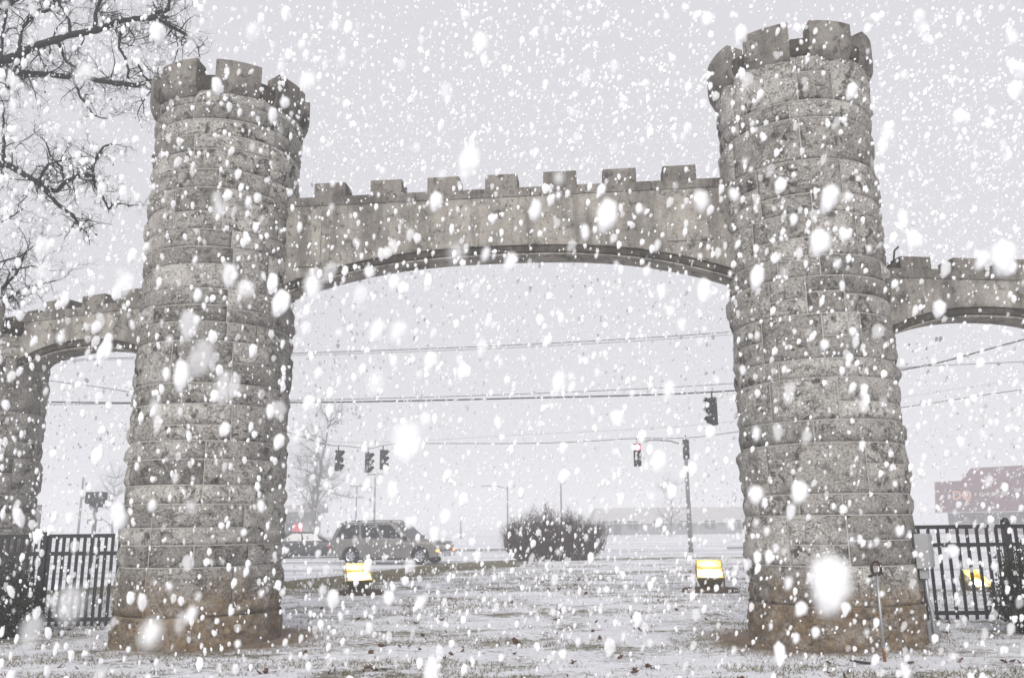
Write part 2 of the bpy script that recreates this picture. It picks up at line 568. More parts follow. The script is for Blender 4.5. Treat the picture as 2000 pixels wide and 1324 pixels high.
# ------------------------------------------------------------------ embattled arch walls
def arch_wall(name, P, dirv, x0, x1, arch, z_cop, z_top, z_mer, merlons, mw, label, th=.42, arch_span=None, group=None, panels=()):
    """wall in a local frame: x along dirv from P, y towards the back"""
    rz = math.atan2(dirv[1], dirv[0])
    root = tag(thing(name, (P[0], P[1], 0), label, 'wall', group, rz), kind='thing')
    n = 90
    xs = [x0 + (x1 - x0) * i / n for i in range(n + 1)]
    b = MB()
    nz = 14
    rows = []
    for x in xs:
        zb = arch(x)
        rows.append([zb + (z_cop - zb) * j / nz for j in range(nz + 1)])
    for side, y in ((0, -th / 2), (1, th / 2)):
        o = len(b.v)
        for x, zz in zip(xs, rows):
            for z in zz:
                d = .006 * noise.noise(Vector((x * 1.5, z * 1.5, side * 9))) + .004 * noise.noise(Vector((x * 6, z * 6, side * 9)))
                b.v.append((x, y + d, z))
        for i in range(n):
            for j in range(nz):
                q = (o + i * (nz + 1) + j, o + (i + 1) * (nz + 1) + j, o + (i + 1) * (nz + 1) + j + 1, o + i * (nz + 1) + j + 1)
                b.f.append(q if side == 0 else q[::-1])
    m = (n + 1) * (nz + 1)
    for i in range(n):
        a, c = i * (nz + 1), (i + 1) * (nz + 1)
        b.f.append((a, a + m, c + m, c))
        b.f.append((a + nz, c + nz, c + nz + m, a + nz + m))
    b.f.append(tuple(j for j in range(nz + 1)) + tuple(m + j for j in range(nz, -1, -1)))
    b.build('wall_body', M_CONC, root, False)
    # moulding that follows the arch on the front face: dark band with a thin lip
    a0, a1 = arch_span
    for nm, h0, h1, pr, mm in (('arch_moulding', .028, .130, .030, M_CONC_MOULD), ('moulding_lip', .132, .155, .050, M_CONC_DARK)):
        w = MB()
        k = 60
        for i in range(k + 1):
            x = a0 + (a1 - a0) * i / k
            z = arch(x)
            jit = .006 * noise.noise(Vector((x * 8, h0 * 10, 1)))
            for y_, z_ in ((-th / 2 + .01, z + h0), (-th / 2 - pr + jit, z + h0 + .012), (-th / 2 - pr * .85 + jit, z + h1), (-th / 2 + .01, z + h1 + .002)):
                w.v.append((x, y_, z_))
        for i in range(k):
            for q in range(4):
                q2 = (q + 1) % 4
                w.f.append((i * 4 + q, i * 4 + q2, (i + 1) * 4 + q2, (i + 1) * 4 + q))
        w.f += [(3, 2, 1, 0), (k * 4, k * 4 + 1, k * 4 + 2, k * 4 + 3)]
        w.build(nm, mm, root)
    # coping in lengths, butted end to end
    cuts = [x0] + [m_ + mw * .5 + (.2 if k % 2 else .23) for k, m_ in enumerate(merlons[1:-1:2])] + [x1]
    for a, c in zip(cuts[:-1], cuts[1:]):
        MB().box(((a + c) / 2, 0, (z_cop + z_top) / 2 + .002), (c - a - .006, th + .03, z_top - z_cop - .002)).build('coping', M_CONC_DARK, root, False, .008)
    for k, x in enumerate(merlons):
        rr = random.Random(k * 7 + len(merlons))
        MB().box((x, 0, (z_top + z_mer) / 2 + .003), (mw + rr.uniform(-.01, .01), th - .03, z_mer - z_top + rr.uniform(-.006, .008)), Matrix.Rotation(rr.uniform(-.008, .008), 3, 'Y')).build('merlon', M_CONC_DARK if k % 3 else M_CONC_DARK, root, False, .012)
    for (pa, pb, za, zb) in panels:
        MB().box(((pa + pb) / 2, -th / 2 - .004, (za + zb) / 2), (pb - pa, .03, zb - za)).build('raised_panel', M_CONC, root, False, .006)
    return root

gd = (TR - TL).normalized()
GM = (TL + TR) / 2
arch_main = lambda x: 5.605 - .5 * abs(min(1.16, abs(x - .0) / 3.45)) ** 2.6
arch_wall('arch_wall', GM, gd, -4.1, 4.1, arch_main, 6.55, 6.70, 6.945, [-2.745 + .917 * k for k in range(7)], .515,
          'wide embattled concrete arch spanning the gap between both tall towers', arch_span=(-3.55, 3.55), panels=((2.52, 3.2, 5.72, 6.5), (-3.25, -2.85, 5.55, 6.5)))
dl = Vector((-1, .40)).normalized()
dr = Vector((1, .115)).normalized()
wing_arch = lambda x: 4.53 - .33 * min(1.12, abs(x - 2.72) / 1.6) ** 2.3
wing_arch_l = lambda x: wing_arch(-x)
mer = [1.66 + .86 * k for k in range(3)]
arch_wall('wing_wall', TL, -dl, -4.9, -.3, wing_arch_l, 5.10, 5.25, 5.445, [-x for x in mer][::-1], .50,
          'low embattled side arch meeting the tower beside the bare tree branches', arch_span=(-4.2, -1.1), group='low side arches of the gateway')
arch_wall('wing_wall', TR, dr, .3, 4.9, wing_arch, 5.10, 5.25, 5.445, mer, .50,
          'low embattled side arch meeting the tower with the electrical box', arch_span=(1.1, 4.2), group='low side arches of the gateway')
pl = TL + dl * 5.0
pr = TR + dr * 5.2
stone_tower('stone_pier', (pl.x, pl.y, 0), .90, .88, .45, 4.95, 'dark stone pier at the outer end of the side arch behind the evergreen bush', 37, cam_dir(pl) + R(-12), 6, cat='pier')
stone_tower('stone_pier', (pr.x, pr.y, 0), .90, .88, .45, 4.95, 'stone pier at the outer end of the side arch by the restaurant', 41, cam_dir(pr), 6, cat='pier')

# ------------------------------------------------------------------ small materials
M_IRON = plain('black_painted_iron', (.012, .012, .014), .45, .3, 30, 0, .1, .5)
M_STEEL = plain('galvanised_steel', (.38, .39, .41), .45, .2, 14, .7, .1, .5)
M_BOX = plain('grey_enamel', (.36, .36, .36), .5, .12, 9, 0, .05)
M_RUST = plain('rust', (.19, .075, .03), .9, .5, 25)
M_OLDIRON = plain('old_dark_iron', (.045, .026, .02), .9, .5, 30)
M_BARK = plain('dark_wet_bark', (.026, .022, .021), .9, .45, 14, 0, .8)
M_TWIG = plain('dark_twigs', (.024, .021, .021), .9, .3, 6)
M_FARBARK = plain('grey_bark', (.10, .09, .085), .9, .3, 3)
M_DEADLEAF = plain('brown_oak_leaf', (.085, .042, .024), .8, .5, 20)
M_BUSHTWIG = plain('reddish_shrub_twigs', (.085, .058, .05), .9, .45, 9)
M_EVERGREEN = plain('dark_evergreen_leaf', (.030, .036, .017), .6, .5, 12)
M_SNOW = plain('fresh_snow', (.85, .86, .89), .8, .05, 12)
M_POLE = plain('weathered_pole', (.16, .155, .15), .9, .25, 5)
M_WIRE = plain('cable_sheath', (.018, .018, .02), .7, .2, 5)
M_TYRE = plain('tyre_rubber', (.015, .015, .016), .85, .3, 12)
M_GLASS = plain('dark_car_glass', (.012, .014, .016), .08, .2, 3, 0, 0, .6)
M_CHROME = plain('dull_chrome', (.5, .5, .52), .25, .1, 8, .9, .02)
M_REDLENS = plain('red_tail_lens', (.35, .012, .02), .3, .1, 8)
M_SIGNAL = plain('signal_housing', (.02, .021, .02), .6, .3, 9)
M_SLAB = plain('dark_brown_slab', (.095, .068, .045), .9, .45, 12, 0, .6)
def emis(name, c, s):
    def b(nt, out):
        q = N(nt)
        e = q.n('ShaderNodeEmission')
        e.inputs['Color'].default_value = (*c, 1)
        e.inputs['Strength'].default_value = s
        q.l(e.outputs[0], out.inputs['Surface'])
    return mat(name, b)
def lamp_glass(nt, out):
    """frosted glass with the bulb's hot spot behind its middle"""
    q = N(nt)
    tc = q.n('ShaderNodeTexCoord')
    d = q.n('ShaderNodeVectorMath', operation='DISTANCE')
    q.l(tc.outputs['Generated'], d.inputs[0])
    d.inputs[1].default_value = (.5, .5, .5)
    hot = q.rng(d.outputs['Value'], .12, .72, 1.0, 0.0)
    e = q.n('ShaderNodeEmission')
    q.l(q.mix(hot, (1.0, .66, .14), (1.0, .93, .72)), e.inputs['Color'])
    q.l(q.math('ADD', 1.3, q.math('MULTIPLY', q.math('POWER', hot, 1.5), 16.0)), e.inputs['Strength'])
    q.l(e.outputs[0], out.inputs['Surface'])
M_LAMP = mat('lit_flood_lamp_glass', lamp_glass)
M_RED = emis('lit_red_signal', (1.0, .13, .13), 5.0)
M_AMBER = emis('lit_amber_lamp', (1.0, .35, .08), 2.2)
M_REFLECTOR = plain('yellow_brass_reflector', (.52, .40, .15), .3, .15, 10, .6, .02)
M_HOUSING = plain('bronze_housing', (.19, .155, .075), .55, .3, 14, .3, .1)
M_LENS = plain('unlit_signal_lens', (.03, .03, .03), .2, .2, 9)

# ------------------------------------------------------------------ iron fences
def fence(A, B, spacing, posts, label, group):
    A, B = Vector(A), Vector(B)
    d = B - A
    Ln = d.length
    root = thing('iron_fence', (A.x, A.y, 0), label, 'fence', group, math.atan2(d.y, d.x))
    tag(root, kind='thing')
    gz = lambda x: ground_z(A.x + d.x * x / Ln, A.y + d.y * x / Ln)
    for z, h in ((1.475, .06), (1.20, .06), (.185, .06)):
        MB().box((Ln / 2, 0, z), (Ln, .045, h)).build('rail', M_IRON, root, False, .004)
    pm = MB().box((0, 0, 0), (.042, .03, 1.40)).mesh('picket', M_IRON)
    n = int(Ln / spacing)
    for i in range(n + 1):
        x = i * spacing + .03
        if any(abs(x - p) < .055 for p in posts) or x > Ln: continue
        o = bpy.data.objects.new('picket', pm)
        col.objects.link(o); o.parent = root
        o.location = (x, -.003, .785)
        o.rotation_euler = (0, random.uniform(-.004, .004), 0)
    for p in posts:
        po = MB().box((p, 0, .68), (.105, .105, 1.7)).build('post', M_IRON, root, False, .005)
        MB().lathe([(.001, .085), (.035, .08), (.058, .055), (.065, .03), (.065, -.03), (.06, -.032)], 14, c=(p, 0, 1.525)).build('post_cap', M_IRON, po, True)
    return root
fence((-9.9, 14.02, 0), (-5.45, 14.0, 0), .113, (.35, 2.32,), 'black iron picket fence running from the tower beside the bare tree', 'black iron fences')
fence((5.1, 13.62, 0), (9.9, 13.58, 0), .152, (2.62, 4.7), 'black iron picket fence beside the tower with the electrical box', 'black iron fences')

# ------------------------------------------------------------------ flood lamps
def flood(px, py, label, yaw, tilt, s=1.0, slab=True, z=.05):
    p = onz(px, py, z)
    gz = ground_z(p.x, p.y)
    root = thing('flood_lamp', (p.x, p.y, gz), label, 'flood lamp', 'lit flood lamps on the lawn', yaw)
    if slab:
        b = MB()
        for j, (rr, zz) in enumerate(((1.0, -.06), (1.0, .05), (.93, .09), (.001, .10))):
            for k in range(28):
                t = 2 * math.pi * k / 28
                q = rr * (1 + .06 * noise.noise(Vector((math.cos(t) * 2, math.sin(t) * 2, px))))
                b.v.append((.62 * q * math.cos(t), .42 * q * math.sin(t), zz))
        for j in range(3):
            for k in range(28):
                b.f.append((j * 28 + k, j * 28 + (k + 1) % 28, (j + 1) * 28 + (k + 1) % 28, (j + 1) * 28 + k))
        b.build('base_slab', M_SLAB, root)
    zc = .31
    T = Matrix.Translation((0, 0, zc)) @ Matrix.Rotation(tilt, 4, 'X')      # tilt leans the mouth towards -y
    def shell(z0, z1, a0, b0, a1, b1, t, m, nm, par, inner=False):
        b = MB()
        for z_, a, c in ((z0, a0, b0), (z1, a1, b1)):
            for sx, sy in ((-1, -1), (1, -1), (1, 1), (-1, 1)):
                b.v.append(tuple(T @ Vector((sx * a / 2 * s, sy * c / 2 * s, z_ * s))))
        f = [(k, (k + 1) % 4, 4 + (k + 1) % 4, 4 + k) for k in range(4)]
        if inner: f = [x[::-1] for x in f]
        b.f += f
        if not inner: b.f.append((3, 2, 1, 0))
        return b.build(nm, m, par)
    h = shell(-.23, .12, .36, .26, .60, .46, 0, M_HOUSING, 'housing', root)
    shell(-.06, .118, .40, .28, .585, .445, 0, M_REFLECTOR, 'reflector', root, True)
    hood = MB()
    def V(x, y, z_): return tuple(T @ Vector((x * s, y * s, z_ * s)))
    # visor of four flaring flaps round the mouth
    mouth = [(-.30, -.23), (.30, -.23), (.30, .23), (-.30, .23)]
    flare = [(-.27, -.19, .15), (.27, -.19, .15), (.27, .24, .29), (-.27, .24, .29)]
    for k in range(4):
        k2 = (k + 1) % 4
        if k == 0: continue
        o = len(hood.v)
        hood.v += [V(*mouth[k], .12), V(*mouth[k2], .12), V(*flare[k2]), V(*flare[k])]
        hood.f.append((o, o + 1, o + 2, o + 3))
    ho = hood.build('visor', M_REFLECTOR, root)
    sm = ho.modifiers.new('thick', 'SOLIDIFY'); sm.thickness = .012
    rim = MB()
    rim.tube([V(*mouth[k % 4], .122) for k in range(5)], .014, 5)
    rim.build('rim', M_REFLECTOR, root)
    lens = MB()
    lens.v += [V(-.28, -.21, .095), V(.28, -.21, .095), V(.28, .21, .095), V(-.28, .21, .095)]
    lens.f.append((0, 1, 2, 3))
    lens.build('lit_glass', M_LAMP, root)
    for sx in (-1, 1):
        MB().tube([(sx * .30 * s, 0, .05), (sx * .31 * s, 0, zc - .02)], .018, 6).build('bracket', M_HOUSING, root)
    return root
flood(697, 1163, 'lit yellow flood lamp on a round slab in line with the big taupe car', R(24), R(27))
flood(1388, 1159, 'lit yellow flood lamp on a round slab just beyond the tower with the electrical box', R(-10), R(27))
flood(1905, 1150, 'lit yellow flood lamp seen through the black iron fence pickets', R(24), R(27), slab=False)

# ------------------------------------------------------------------ things on and before the right tower
def tower_point(c, gz, ang_off, r, z):
    a = cam_dir(c) + ang_off
    return Vector((c[0] + r * math.cos(a), c[1] + r * math.sin(a), gz + z))
# electrical box on the flank with conduit down to the ground
a = cam_dir(TR) + R(76)
rr = 1.105
bx = thing('electrical_box', (TR.x + rr * math.cos(a), TR.y + rr * math.sin(a), .07), 'grey electrical box with a conduit down the side of the tower', 'electrical box', None, a)
b = MB().box((.10, 0, 1.12), (.17, .30, .44)).build('enclosure', M_BOX, bx, False, .01)
MB().box((.192, 0, 1.12), (.012, .27, .40)).build('door', M_BOX, b, False, .004)
MB().box((.202, .09, 1.1), (.016, .02, .05)).build('latch', M_STEEL, b)
MB().tube([(.09, -.02, .92), (.09, -.02, .55), (.12, -.02, .35), (.12, -.02, -.1)], .026, 10).build('conduit', M_STEEL, bx, True)
MB().box((.10, .06, .10), (.12, .13, .26)).build('junction_box', M_STEEL, bx, False, .006)
MB().box((.08, -.02, .84), (.10, .12, .14)).build('pull_box', M_BOX, bx, False, .006)
# metal stake with a loop head
sp = onz(1728, 1286, .06)
stp = thing('garden_stake', (sp.x, sp.y, ground_z(sp.x, sp.y)), 'thin galvanised stake with a dark ring head stuck in the snow', 'stake')
lean = Vector((.012, .02, .90))
MB().tube([lean * .10, lean * .55, lean * 1.06], .0155, 8).build('shaft', M_STEEL, stp, True)
MB().tube([lean * -.12, lean * .16], .018, 8).build('rusty_foot', M_RUST, stp, True)
ring = [lean * 1.13 + Vector((.055 * math.cos(t), 0, .075 * math.sin(t))) for t in [k * 2 * math.pi / 18 for k in range(19)]]
MB().tube(ring, .017, 7, False).build('ring_head', M_OLDIRON, stp, True)
MB().tube([lean * 1.06 + Vector((-.10, 0, -.03)), lean * 1.07, lean * 1.05 + Vector((.07, 0, .02))], .016, 7).build('crosspiece', M_IRON, stp, True)
q0 = onz(1660, 1289, .06)
bl = MB()
for i in range(9):
    t = i / 8
    w = .035 * math.sin(math.pi * (.12 + .88 * t * .9)) + .006
    x, y, z = t * .29, -.05 * t * t, .012 + .035 * (1 - t) ** 2
    bl.v += [(x, y - w, z), (x, y + w, z + .012), (x, y, z - .012)]
for i in range(8):
    for k in range(3):
        bl.f.append((i * 3 + k, i * 3 + (k + 1) % 3, i * 3 + 3 + (k + 1) % 3, i * 3 + 3 + k))
bl.f += [(2, 1, 0), (24, 25, 26)]
bo = bl.build('metal_blade', M_IRON)
bo.location = (q0.x, q0.y, ground_z(q0.x, q0.y))
tag(bo, 'curved dark metal strip lying on the snow beside the stake', 'metal strip')
# lighting bracket wire at the side arch
br = tower_point(TR, .07, R(98), 1.13, 5.2)
MB().tube([br + Vector((.02, 0, -.05)), br + Vector((.10, -.06, .02)), br + Vector((.13, -.06, .18)), br + Vector((.20, -.05, .24))], .014, 6).build('cable_hook', M_IRON, None, True)
tag(bpy.data.objects['cable_hook'], 'small dark cable hook where the side arch meets the tower', 'hook')

# ------------------------------------------------------------------ bare trees
def twig_tree(mb, p, d, length, rad, level, rng, droop=0.0, spread=.7, sides=4, ends=None, wob=.28):
    """one wandering branch with its side branches"""
    n = max(3, int(4 + level))
    pts, rads = [Vector(p)], [rad]
    d = Vector(d).normalized()
    step = length / n
    for i in range(n):
        d = (d + Vector((rng.gauss(0, wob), rng.gauss(0, wob), rng.gauss(0, wob) - droop))).normalized()
        pts.append(pts[-1] + d * step)
        rads.append(rad * (1 - .72 * (i + 1) / n))
    mb.tube(pts, rads, sides if level > 1 else 3, False)
    if ends is not None and level == 0: ends.append((pts[-1], d))
    if level == 0: return
    kids = {3: 6, 2: 6, 1: 5}.get(level, 5)
    for k in range(kids):
        t = rng.uniform(.18, 1.0)
        i = min(n - 1, int(t * n))
        q = pts[i].lerp(pts[i + 1], t * n - i)
        side = Vector((rng.gauss(0, 1), rng.gauss(0, .8), rng.gauss(0.1, 1))).normalized()
        base = (pts[i + 1] - pts[i]).normalized()
        nd = (base * (1 - spread) + side * spread).normalized()
        twig_tree(mb, q, nd, length * rng.uniform(.38, .62), max(.0024, rads[i] * .55), level - 1, rng, droop, spread, sides, ends, wob)

def near_tree():
    rng = random.Random(5)
    base = Vector((-12.6, 16.6, 0))
    root = thing('bare_oak_tree', (base.x, base.y, ground_z(base.x, base.y)), 'big bare dark tree whose branches reach over the gate tower', 'tree')
    Y0 = 16.0
    trunk, crown, leaves = MB(), MB(), MB()
    inv = Matrix.Translation(-Vector((base.x, base.y, ground_z(base.x, base.y))))
    S = Y0 / FPX                                         # metres per photo pixel at the tree (roughly)
    tr = [Vector((0, 0, -.2)), Vector((.05, 0, 1.2)), Vector((-.1, .05, 3.2)), Vector((.1, 0, 5.0)), Vector((.05, -.1, 6.8)), Vector((.3, -.2, 8.6)), Vector((.2, -.1, 10.6))]
    trunk.tube(tr, [.55, .42, .37, .34, .29, .22, .13], 14)
    limbs = [
        # (points in the photo, width start, width end, depth offset, start height on the trunk or None, side twig length)
        ([(0, 121), (31, 110), (60, 95), (97, 82), (135, 69), (188, 60), (222, 46), (263, 36), (295, 37), (321, 45), (343, 57), (370, 72), (380, 81)], 16, 5, -.3, 8.0, .9),
        ([(295, 36), (307, 25), (331, 20), (330, 0), (333, -30)], 8, 4, -.3, None, .7),
        ([(-40, 150), (0, 143), (24, 143), (60, 146), (89, 145), (121, 150), (150, 147), (181, 155), (217, 162), (266, 168), (300, 174), (330, 178)], 13, 7, .35, 7.6, .85),
        ([(40, 107), (34, 128), (37, 146)], 11, 9, 0, None, 0),
        ([(36, 108), (43, 56), (68, 29), (104, 15), (108, -20)], 8, 4, -.2, None, .7),
        ([(188, 60), (186, 29), (193, 10), (202, -15)], 9, 5, -.3, None, .7),
        ([(138, 66), (135, 39), (116, 10), (108, -20)], 6, 3, -.3, None, .7),
        ([(251, 46), (237, 60), (232, 92), (244, 113), (251, 138), (249, 155)], 6, 4, -.3, None, .55),
        ([(143, 152), (155, 186), (167, 205), (184, 227), (208, 232)], 5, 2, .35, None, .55),
        ([(114, 78), (126, 116), (150, 137)], 6, 3, -.2, None, .6),
        ([(268, 118), (278, 147), (300, 169)], 4, 3, .3, None, .5),
        ([(-40, 215), (0, 182), (15, 169), (36, 153)], 13, 10, .2, 6.9, .5),
        ([(2, 120), (5, 72), (14, 15), (18, -20)], 6, 4, -.4, None, .7),
        ([(-60, 40), (0, 12), (24, 0), (50, -16)], 18, 14, -.5, 8.9, .6),
        ([(-50, 318), (0, 322), (19, 324), (44, 340), (70, 355), (86, 370), (105, 390), (127, 412), (143, 420), (155, 441), (163, 451)], 14, 4, .2, 6.0, .5),
        ([(8, 322), (7, 290), (8, 254), (6, 225)], 8, 3, .2, None, .75),
        ([(84, 367), (111, 373), (130, 355), (152, 344), (184, 343), (181, 327), (190, 305), (203, 286), (219, 282)], 9, 3, .2, None, .65),
        ([(184, 344), (184, 362), (197, 378), (209, 403), (213, 409)], 5, 3, .2, None, .45),
        ([(213, 408), (222, 400), (238, 398), (255, 402)], 3, 2, .2, None, .4),
        ([(128, 357), (122, 340), (120, 325), (100, 310), (92, 285)], 6, 3, .2, None, .75),
        ([(78, 360), (84, 335), (96, 320), (125, 312), (150, 308)], 6, 3, .2, None, .75),
        ([(-60, 590), (0, 565), (32, 536), (44, 504), (52, 490)], 7, 3, 1.2, 4.2, .75),
        ([(10, 560), (20, 528), (60, 520), (90, 525)], 4, 2, 1.2, None, .7),
        ([(-40, 470), (0, 436), (28, 420), (45, 408)], 4, 2, 1.0, 4.9, .6),
        ([(-30, 540), (0, 512), (40, 500), (70, 478)], 4, 2, 1.0, None, .75),
        ([(-20, 620), (20, 580), (60, 560), (110, 548)], 5, 2, 1.3, None, .8),
    ]
    for pix, w0, w1, off, zt, tl in limbs:
        pts = [inv @ at(x, y, Y0 + off + .12 * math.sin(i * 1.3)) for i, (x, y) in enumerate(pix)]
        n = len(pts)
        rad = [S * 1.2 * (w0 + (w1 - w0) * (i / (n - 1)) ** .8) / 2 for i in range(n)]
        if zt is not None:
            pts = [Vector((0, -.05, zt - .6)), (Vector((0, 0, zt - .3)) + pts[0]) / 2 + Vector((0, 0, -.05))] + pts
            rad = [rad[0] * 1.5, rad[0] * 1.2] + rad
        # roughen the traced line a little so that it bends like wood
        fine, fr = [], []
        for i in range(len(pts) - 1):
            for k in range(4):
                t = k / 4
                j = Vector((noise.noise(Vector((i * 3.1 + t * 2, w0, 1))), noise.noise(Vector((i * 3.1 + t * 2, w0, 5))), noise.noise(Vector((i * 3.1 + t * 2, w0, 9))))) * .03
                fine.append(pts[i].lerp(pts[i + 1], t) + j)
                fr.append((rad[i] * (1 - t) + rad[i + 1] * t) * (1 + .14 * noise.noise(Vector((i + t, w1, 3)) * 2.3)))
        fine.append(pts[-1]); fr.append(rad[-1])
        trunk.tube(fine, fr, 8)
        if tl:
            st = 8 if zt is not None else 1
            m = len(fine)
            cnt = max(4, int(sum((fine[i + 1] - fine[i]).length for i in range(st, m - 1)) * 8))
            for k in range(cnt):
                i = rng.randrange(st, m - 1)
                d = Vector((rng.gauss(0, 1), rng.gauss(0, .6), rng.gauss(.25, 1)))
                ends = []
                twig_tree(crown, fine[i], d, tl * rng.uniform(.55, 1.25), min(fr[i] * .5, .016), 2, rng, .02, .62, 4, ends)
                for e, dd in ends:
                    if rng.random() < .018:
                        s = rng.uniform(.03, .06)
                        u = Vector((rng.gauss(0, 1), rng.gauss(0, 1), rng.gauss(-.5, .6))).normalized() * s
                        w = u.cross(Vector((rng.random(), rng.random(), rng.random()))).normalized() * s * .5
                        leaves.add([e, e + u * .5 + w, e + u, e + u * .5 - w], [(0, 1, 2, 3)])
            ends = []
            twig_tree(crown, fine[-1], (fine[-1] - fine[-3]), tl * .9, fr[-1] * .8, 2, rng, .02, .6, 4, ends)
    trunk.build('trunk', M_BARK, root, True)
    crown.build('crown', M_TWIG, root, True)
    leaves.build('dead_leaves', M_DEADLEAF, root)
near_tree()

def bare_tree(loc, h, label, seed, mb=M_FARBARK, group=None, wide=.8, levels=3, r=1.0):
    rng = random.Random(seed)
    root = thing('bare_tree', loc, label, 'tree', group)
    tr, cr = MB(), MB()
    pts = [Vector((0, 0, -.3))]
    for i in range(7):
        pts.append(pts[-1] + Vector((rng.gauss(0, .03), rng.gauss(0, .03), .14)) * h)
    tr.tube(pts, [h * .022 * r * (1 - .11 * i) for i in range(8)], 9)
    tr.build('trunk', mb, root, True)
    for k in range(26):
        i = rng.randrange(2, 8)
        a = rng.uniform(0, 6.28)
        d = Vector((math.cos(a) * wide, math.sin(a) * wide, rng.uniform(.35, 1.1)))
        twig_tree(cr, pts[i], d, h * rng.uniform(.26, .46) * (1.15 - .06 * i), h * .007, levels, rng, -.02, .5, 4, None, .16)
    cr.build('crown', mb, root, True)
    return root
bare_tree(Vector((at(612, 1050, 95).x, 95, ROAD_Z)), 13.2, 'tall bare grey tree fading into the snow beyond the parked cars', 3)
bare_tree(Vector((at(1310, 1050, 110).x, 110, ROAD_Z)), 6.5, 'small bare tree fading into the snow before the long low building', 8, levels=2)
bare_tree(Vector((at(225, 1040, 110).x, 110, ROAD_Z)), 8.5, 'bare rounded tree beyond the dark box sign on its pole', 12, levels=2, wide=1.1)

# ------------------------------------------------------------------ shrubs
def twig_bush(loc, w, d, h, label):
    rng = random.Random(21)
    root = thing('bare_bush', loc, label, 'bush')
    st, tw = MB(), MB()
    for k in range(300):
        a, q = rng.uniform(0, 6.28), math.sqrt(rng.random())
        bx_, by_ = math.cos(a) * q * w * .32, math.sin(a) * q * d * .32
        top = Vector((math.cos(a) * q * w * .5 * rng.uniform(.85, 1.05), math.sin(a) * q * d * .5, h * (1 - .38 * q * q) * rng.uniform(.72, 1.04) * (1 + .32 * noise.noise(Vector((math.cos(a) * q * 3.4, math.sin(a) * q * 2, 1))))))
        p0 = Vector((bx_, by_, -.05))
        pts = []
        for i in range(6):
            t = i / 5
            pts.append(p0.lerp(top, t) + Vector((rng.gauss(0, .03), rng.gauss(0, .03), 0)) + Vector((bx_, by_, 0)) * .25 * math.sin(t * 3.1))
        st.tube(pts, [.016, .014, .012, .010, .008, .005], 4, False)
        for m in range(11):
            i = rng.randrange(1, 5)
            pq = pts[i].lerp(pts[i + 1], rng.random())
            dd = Vector((rng.gauss(0, .6), rng.gauss(0, .6), rng.uniform(.5, 1.4)))
            twig_tree(tw, pq, dd, rng.uniform(.22, .5), .008, 1, rng, -.05, .5, 3, None, .12)
    st.build('stems', M_BUSHTWIG, root, True)
    tw.build('twigs', M_BUSHTWIG, root, True)
bp = onz(1082, 1094, LAWN_Z)
twig_bush((bp.x, bp.y, ground_z(bp.x, bp.y)), 4.4, 1.9, 2.0, 'wide leafless reddish bush at the far edge of the lawn')

def evergreen(loc, w, h, label, seed):
    rng = random.Random(seed)
    root = thing('evergreen_bush', loc, label, 'bush', 'dark evergreen bushes by the fences')
    st, lf, sn = MB(), MB(), MB()
    for k in range(150):
        a, q = rng.uniform(0, 6.28), math.sqrt(rng.random())
        top = Vector((math.cos(a) * q * w * .5, math.sin(a) * q * w * .5, h * (1 - .55 * q ** 2.2) * rng.uniform(.6, 1.12)))
        p0 = Vector((top.x * .25, top.y * .25, 0))
        pts = [p0.lerp(top, t) + Vector((rng.gauss(0, .02), rng.gauss(0, .02), 0)) + Vector((top.x, top.y, 0)) * .3 * math.sin(t * 2.6) * .5 for t in (0, .25, .5, .75, 1)]
        st.tube(pts, [.012, .010, .008, .006, .003], 4, False)
        for m in range(70):
            t = rng.uniform(.2, 1.0)
            i = min(3, int(t * 4))
            c = pts[i].lerp(pts[i + 1], t * 4 - i) + Vector((rng.gauss(0, .035), rng.gauss(0, .035), rng.gauss(0, .03)))
            u = Vector((rng.gauss(0, 1), rng.gauss(0, 1), rng.gauss(.5, .7))).normalized() * rng.uniform(.022, .045)
            v = u.cross(Vector((rng.random() - .5, rng.random() - .5, rng.random() - .5))).normalized() * u.length * .38
            (sn if rng.random() < .035 else lf).add([c, c + u * .45 + v, c + u, c + u * .45 - v], [(0, 1, 2, 3)])
    st.build('stems', M_BARK, root, True)
    lf.build('leaves', M_EVERGREEN, root)
    sn.build('snow_dust', M_SNOW, root)
g = onz(-5, 1243, 0)
evergreen((g.x, g.y, ground_z(g.x, g.y) - .03), 1.15, 1.15, 'dark leafy evergreen bush before the fence beside the dark stone pier', 4)
g = onz(2020, 1236, .05)
evergreen((g.x, g.y, ground_z(g.x, g.y) - .03), 0.95, 1.28, 'dark leafy evergreen bush before the fence with the lamp behind it', 9)

# ------------------------------------------------------------------ fallen leaves and grass
def leaf_mesh(seed):
    rng = random.Random(seed)
    b = MB()
    n = 7
    L_ = 1.0
    left, right, mid = [], [], []
    for i in range(n + 1):
        t = i / n
        w = .34 * math.sin(math.pi * (t ** .8)) * (1.25 if i % 2 else .55) + .015
        curl = .35 * (t - .5) ** 2 + rng.uniform(-.02, .04)
        mid.append((t - .5, 0, curl))
        left.append((t - .5 + (.05 if i % 2 else 0), w, curl + .55 * w * rng.uniform(.3, 1.1)))
        right.append((t - .5 + (.05 if i % 2 else 0), -w, curl + .55 * w * rng.uniform(.3, 1.1)))
    b.v = left + mid + right
    m = n + 1
    for i in range(n):
        b.f += [(i, i + 1, m + i + 1, m + i), (m + i, m + i + 1, 2 * m + i + 1, 2 * m + i)]
    return b.mesh('fallen_leaf', M_DEADLEAF)
leafs = [leaf_mesh(k) for k in range(5)]
rng = random.Random(77)
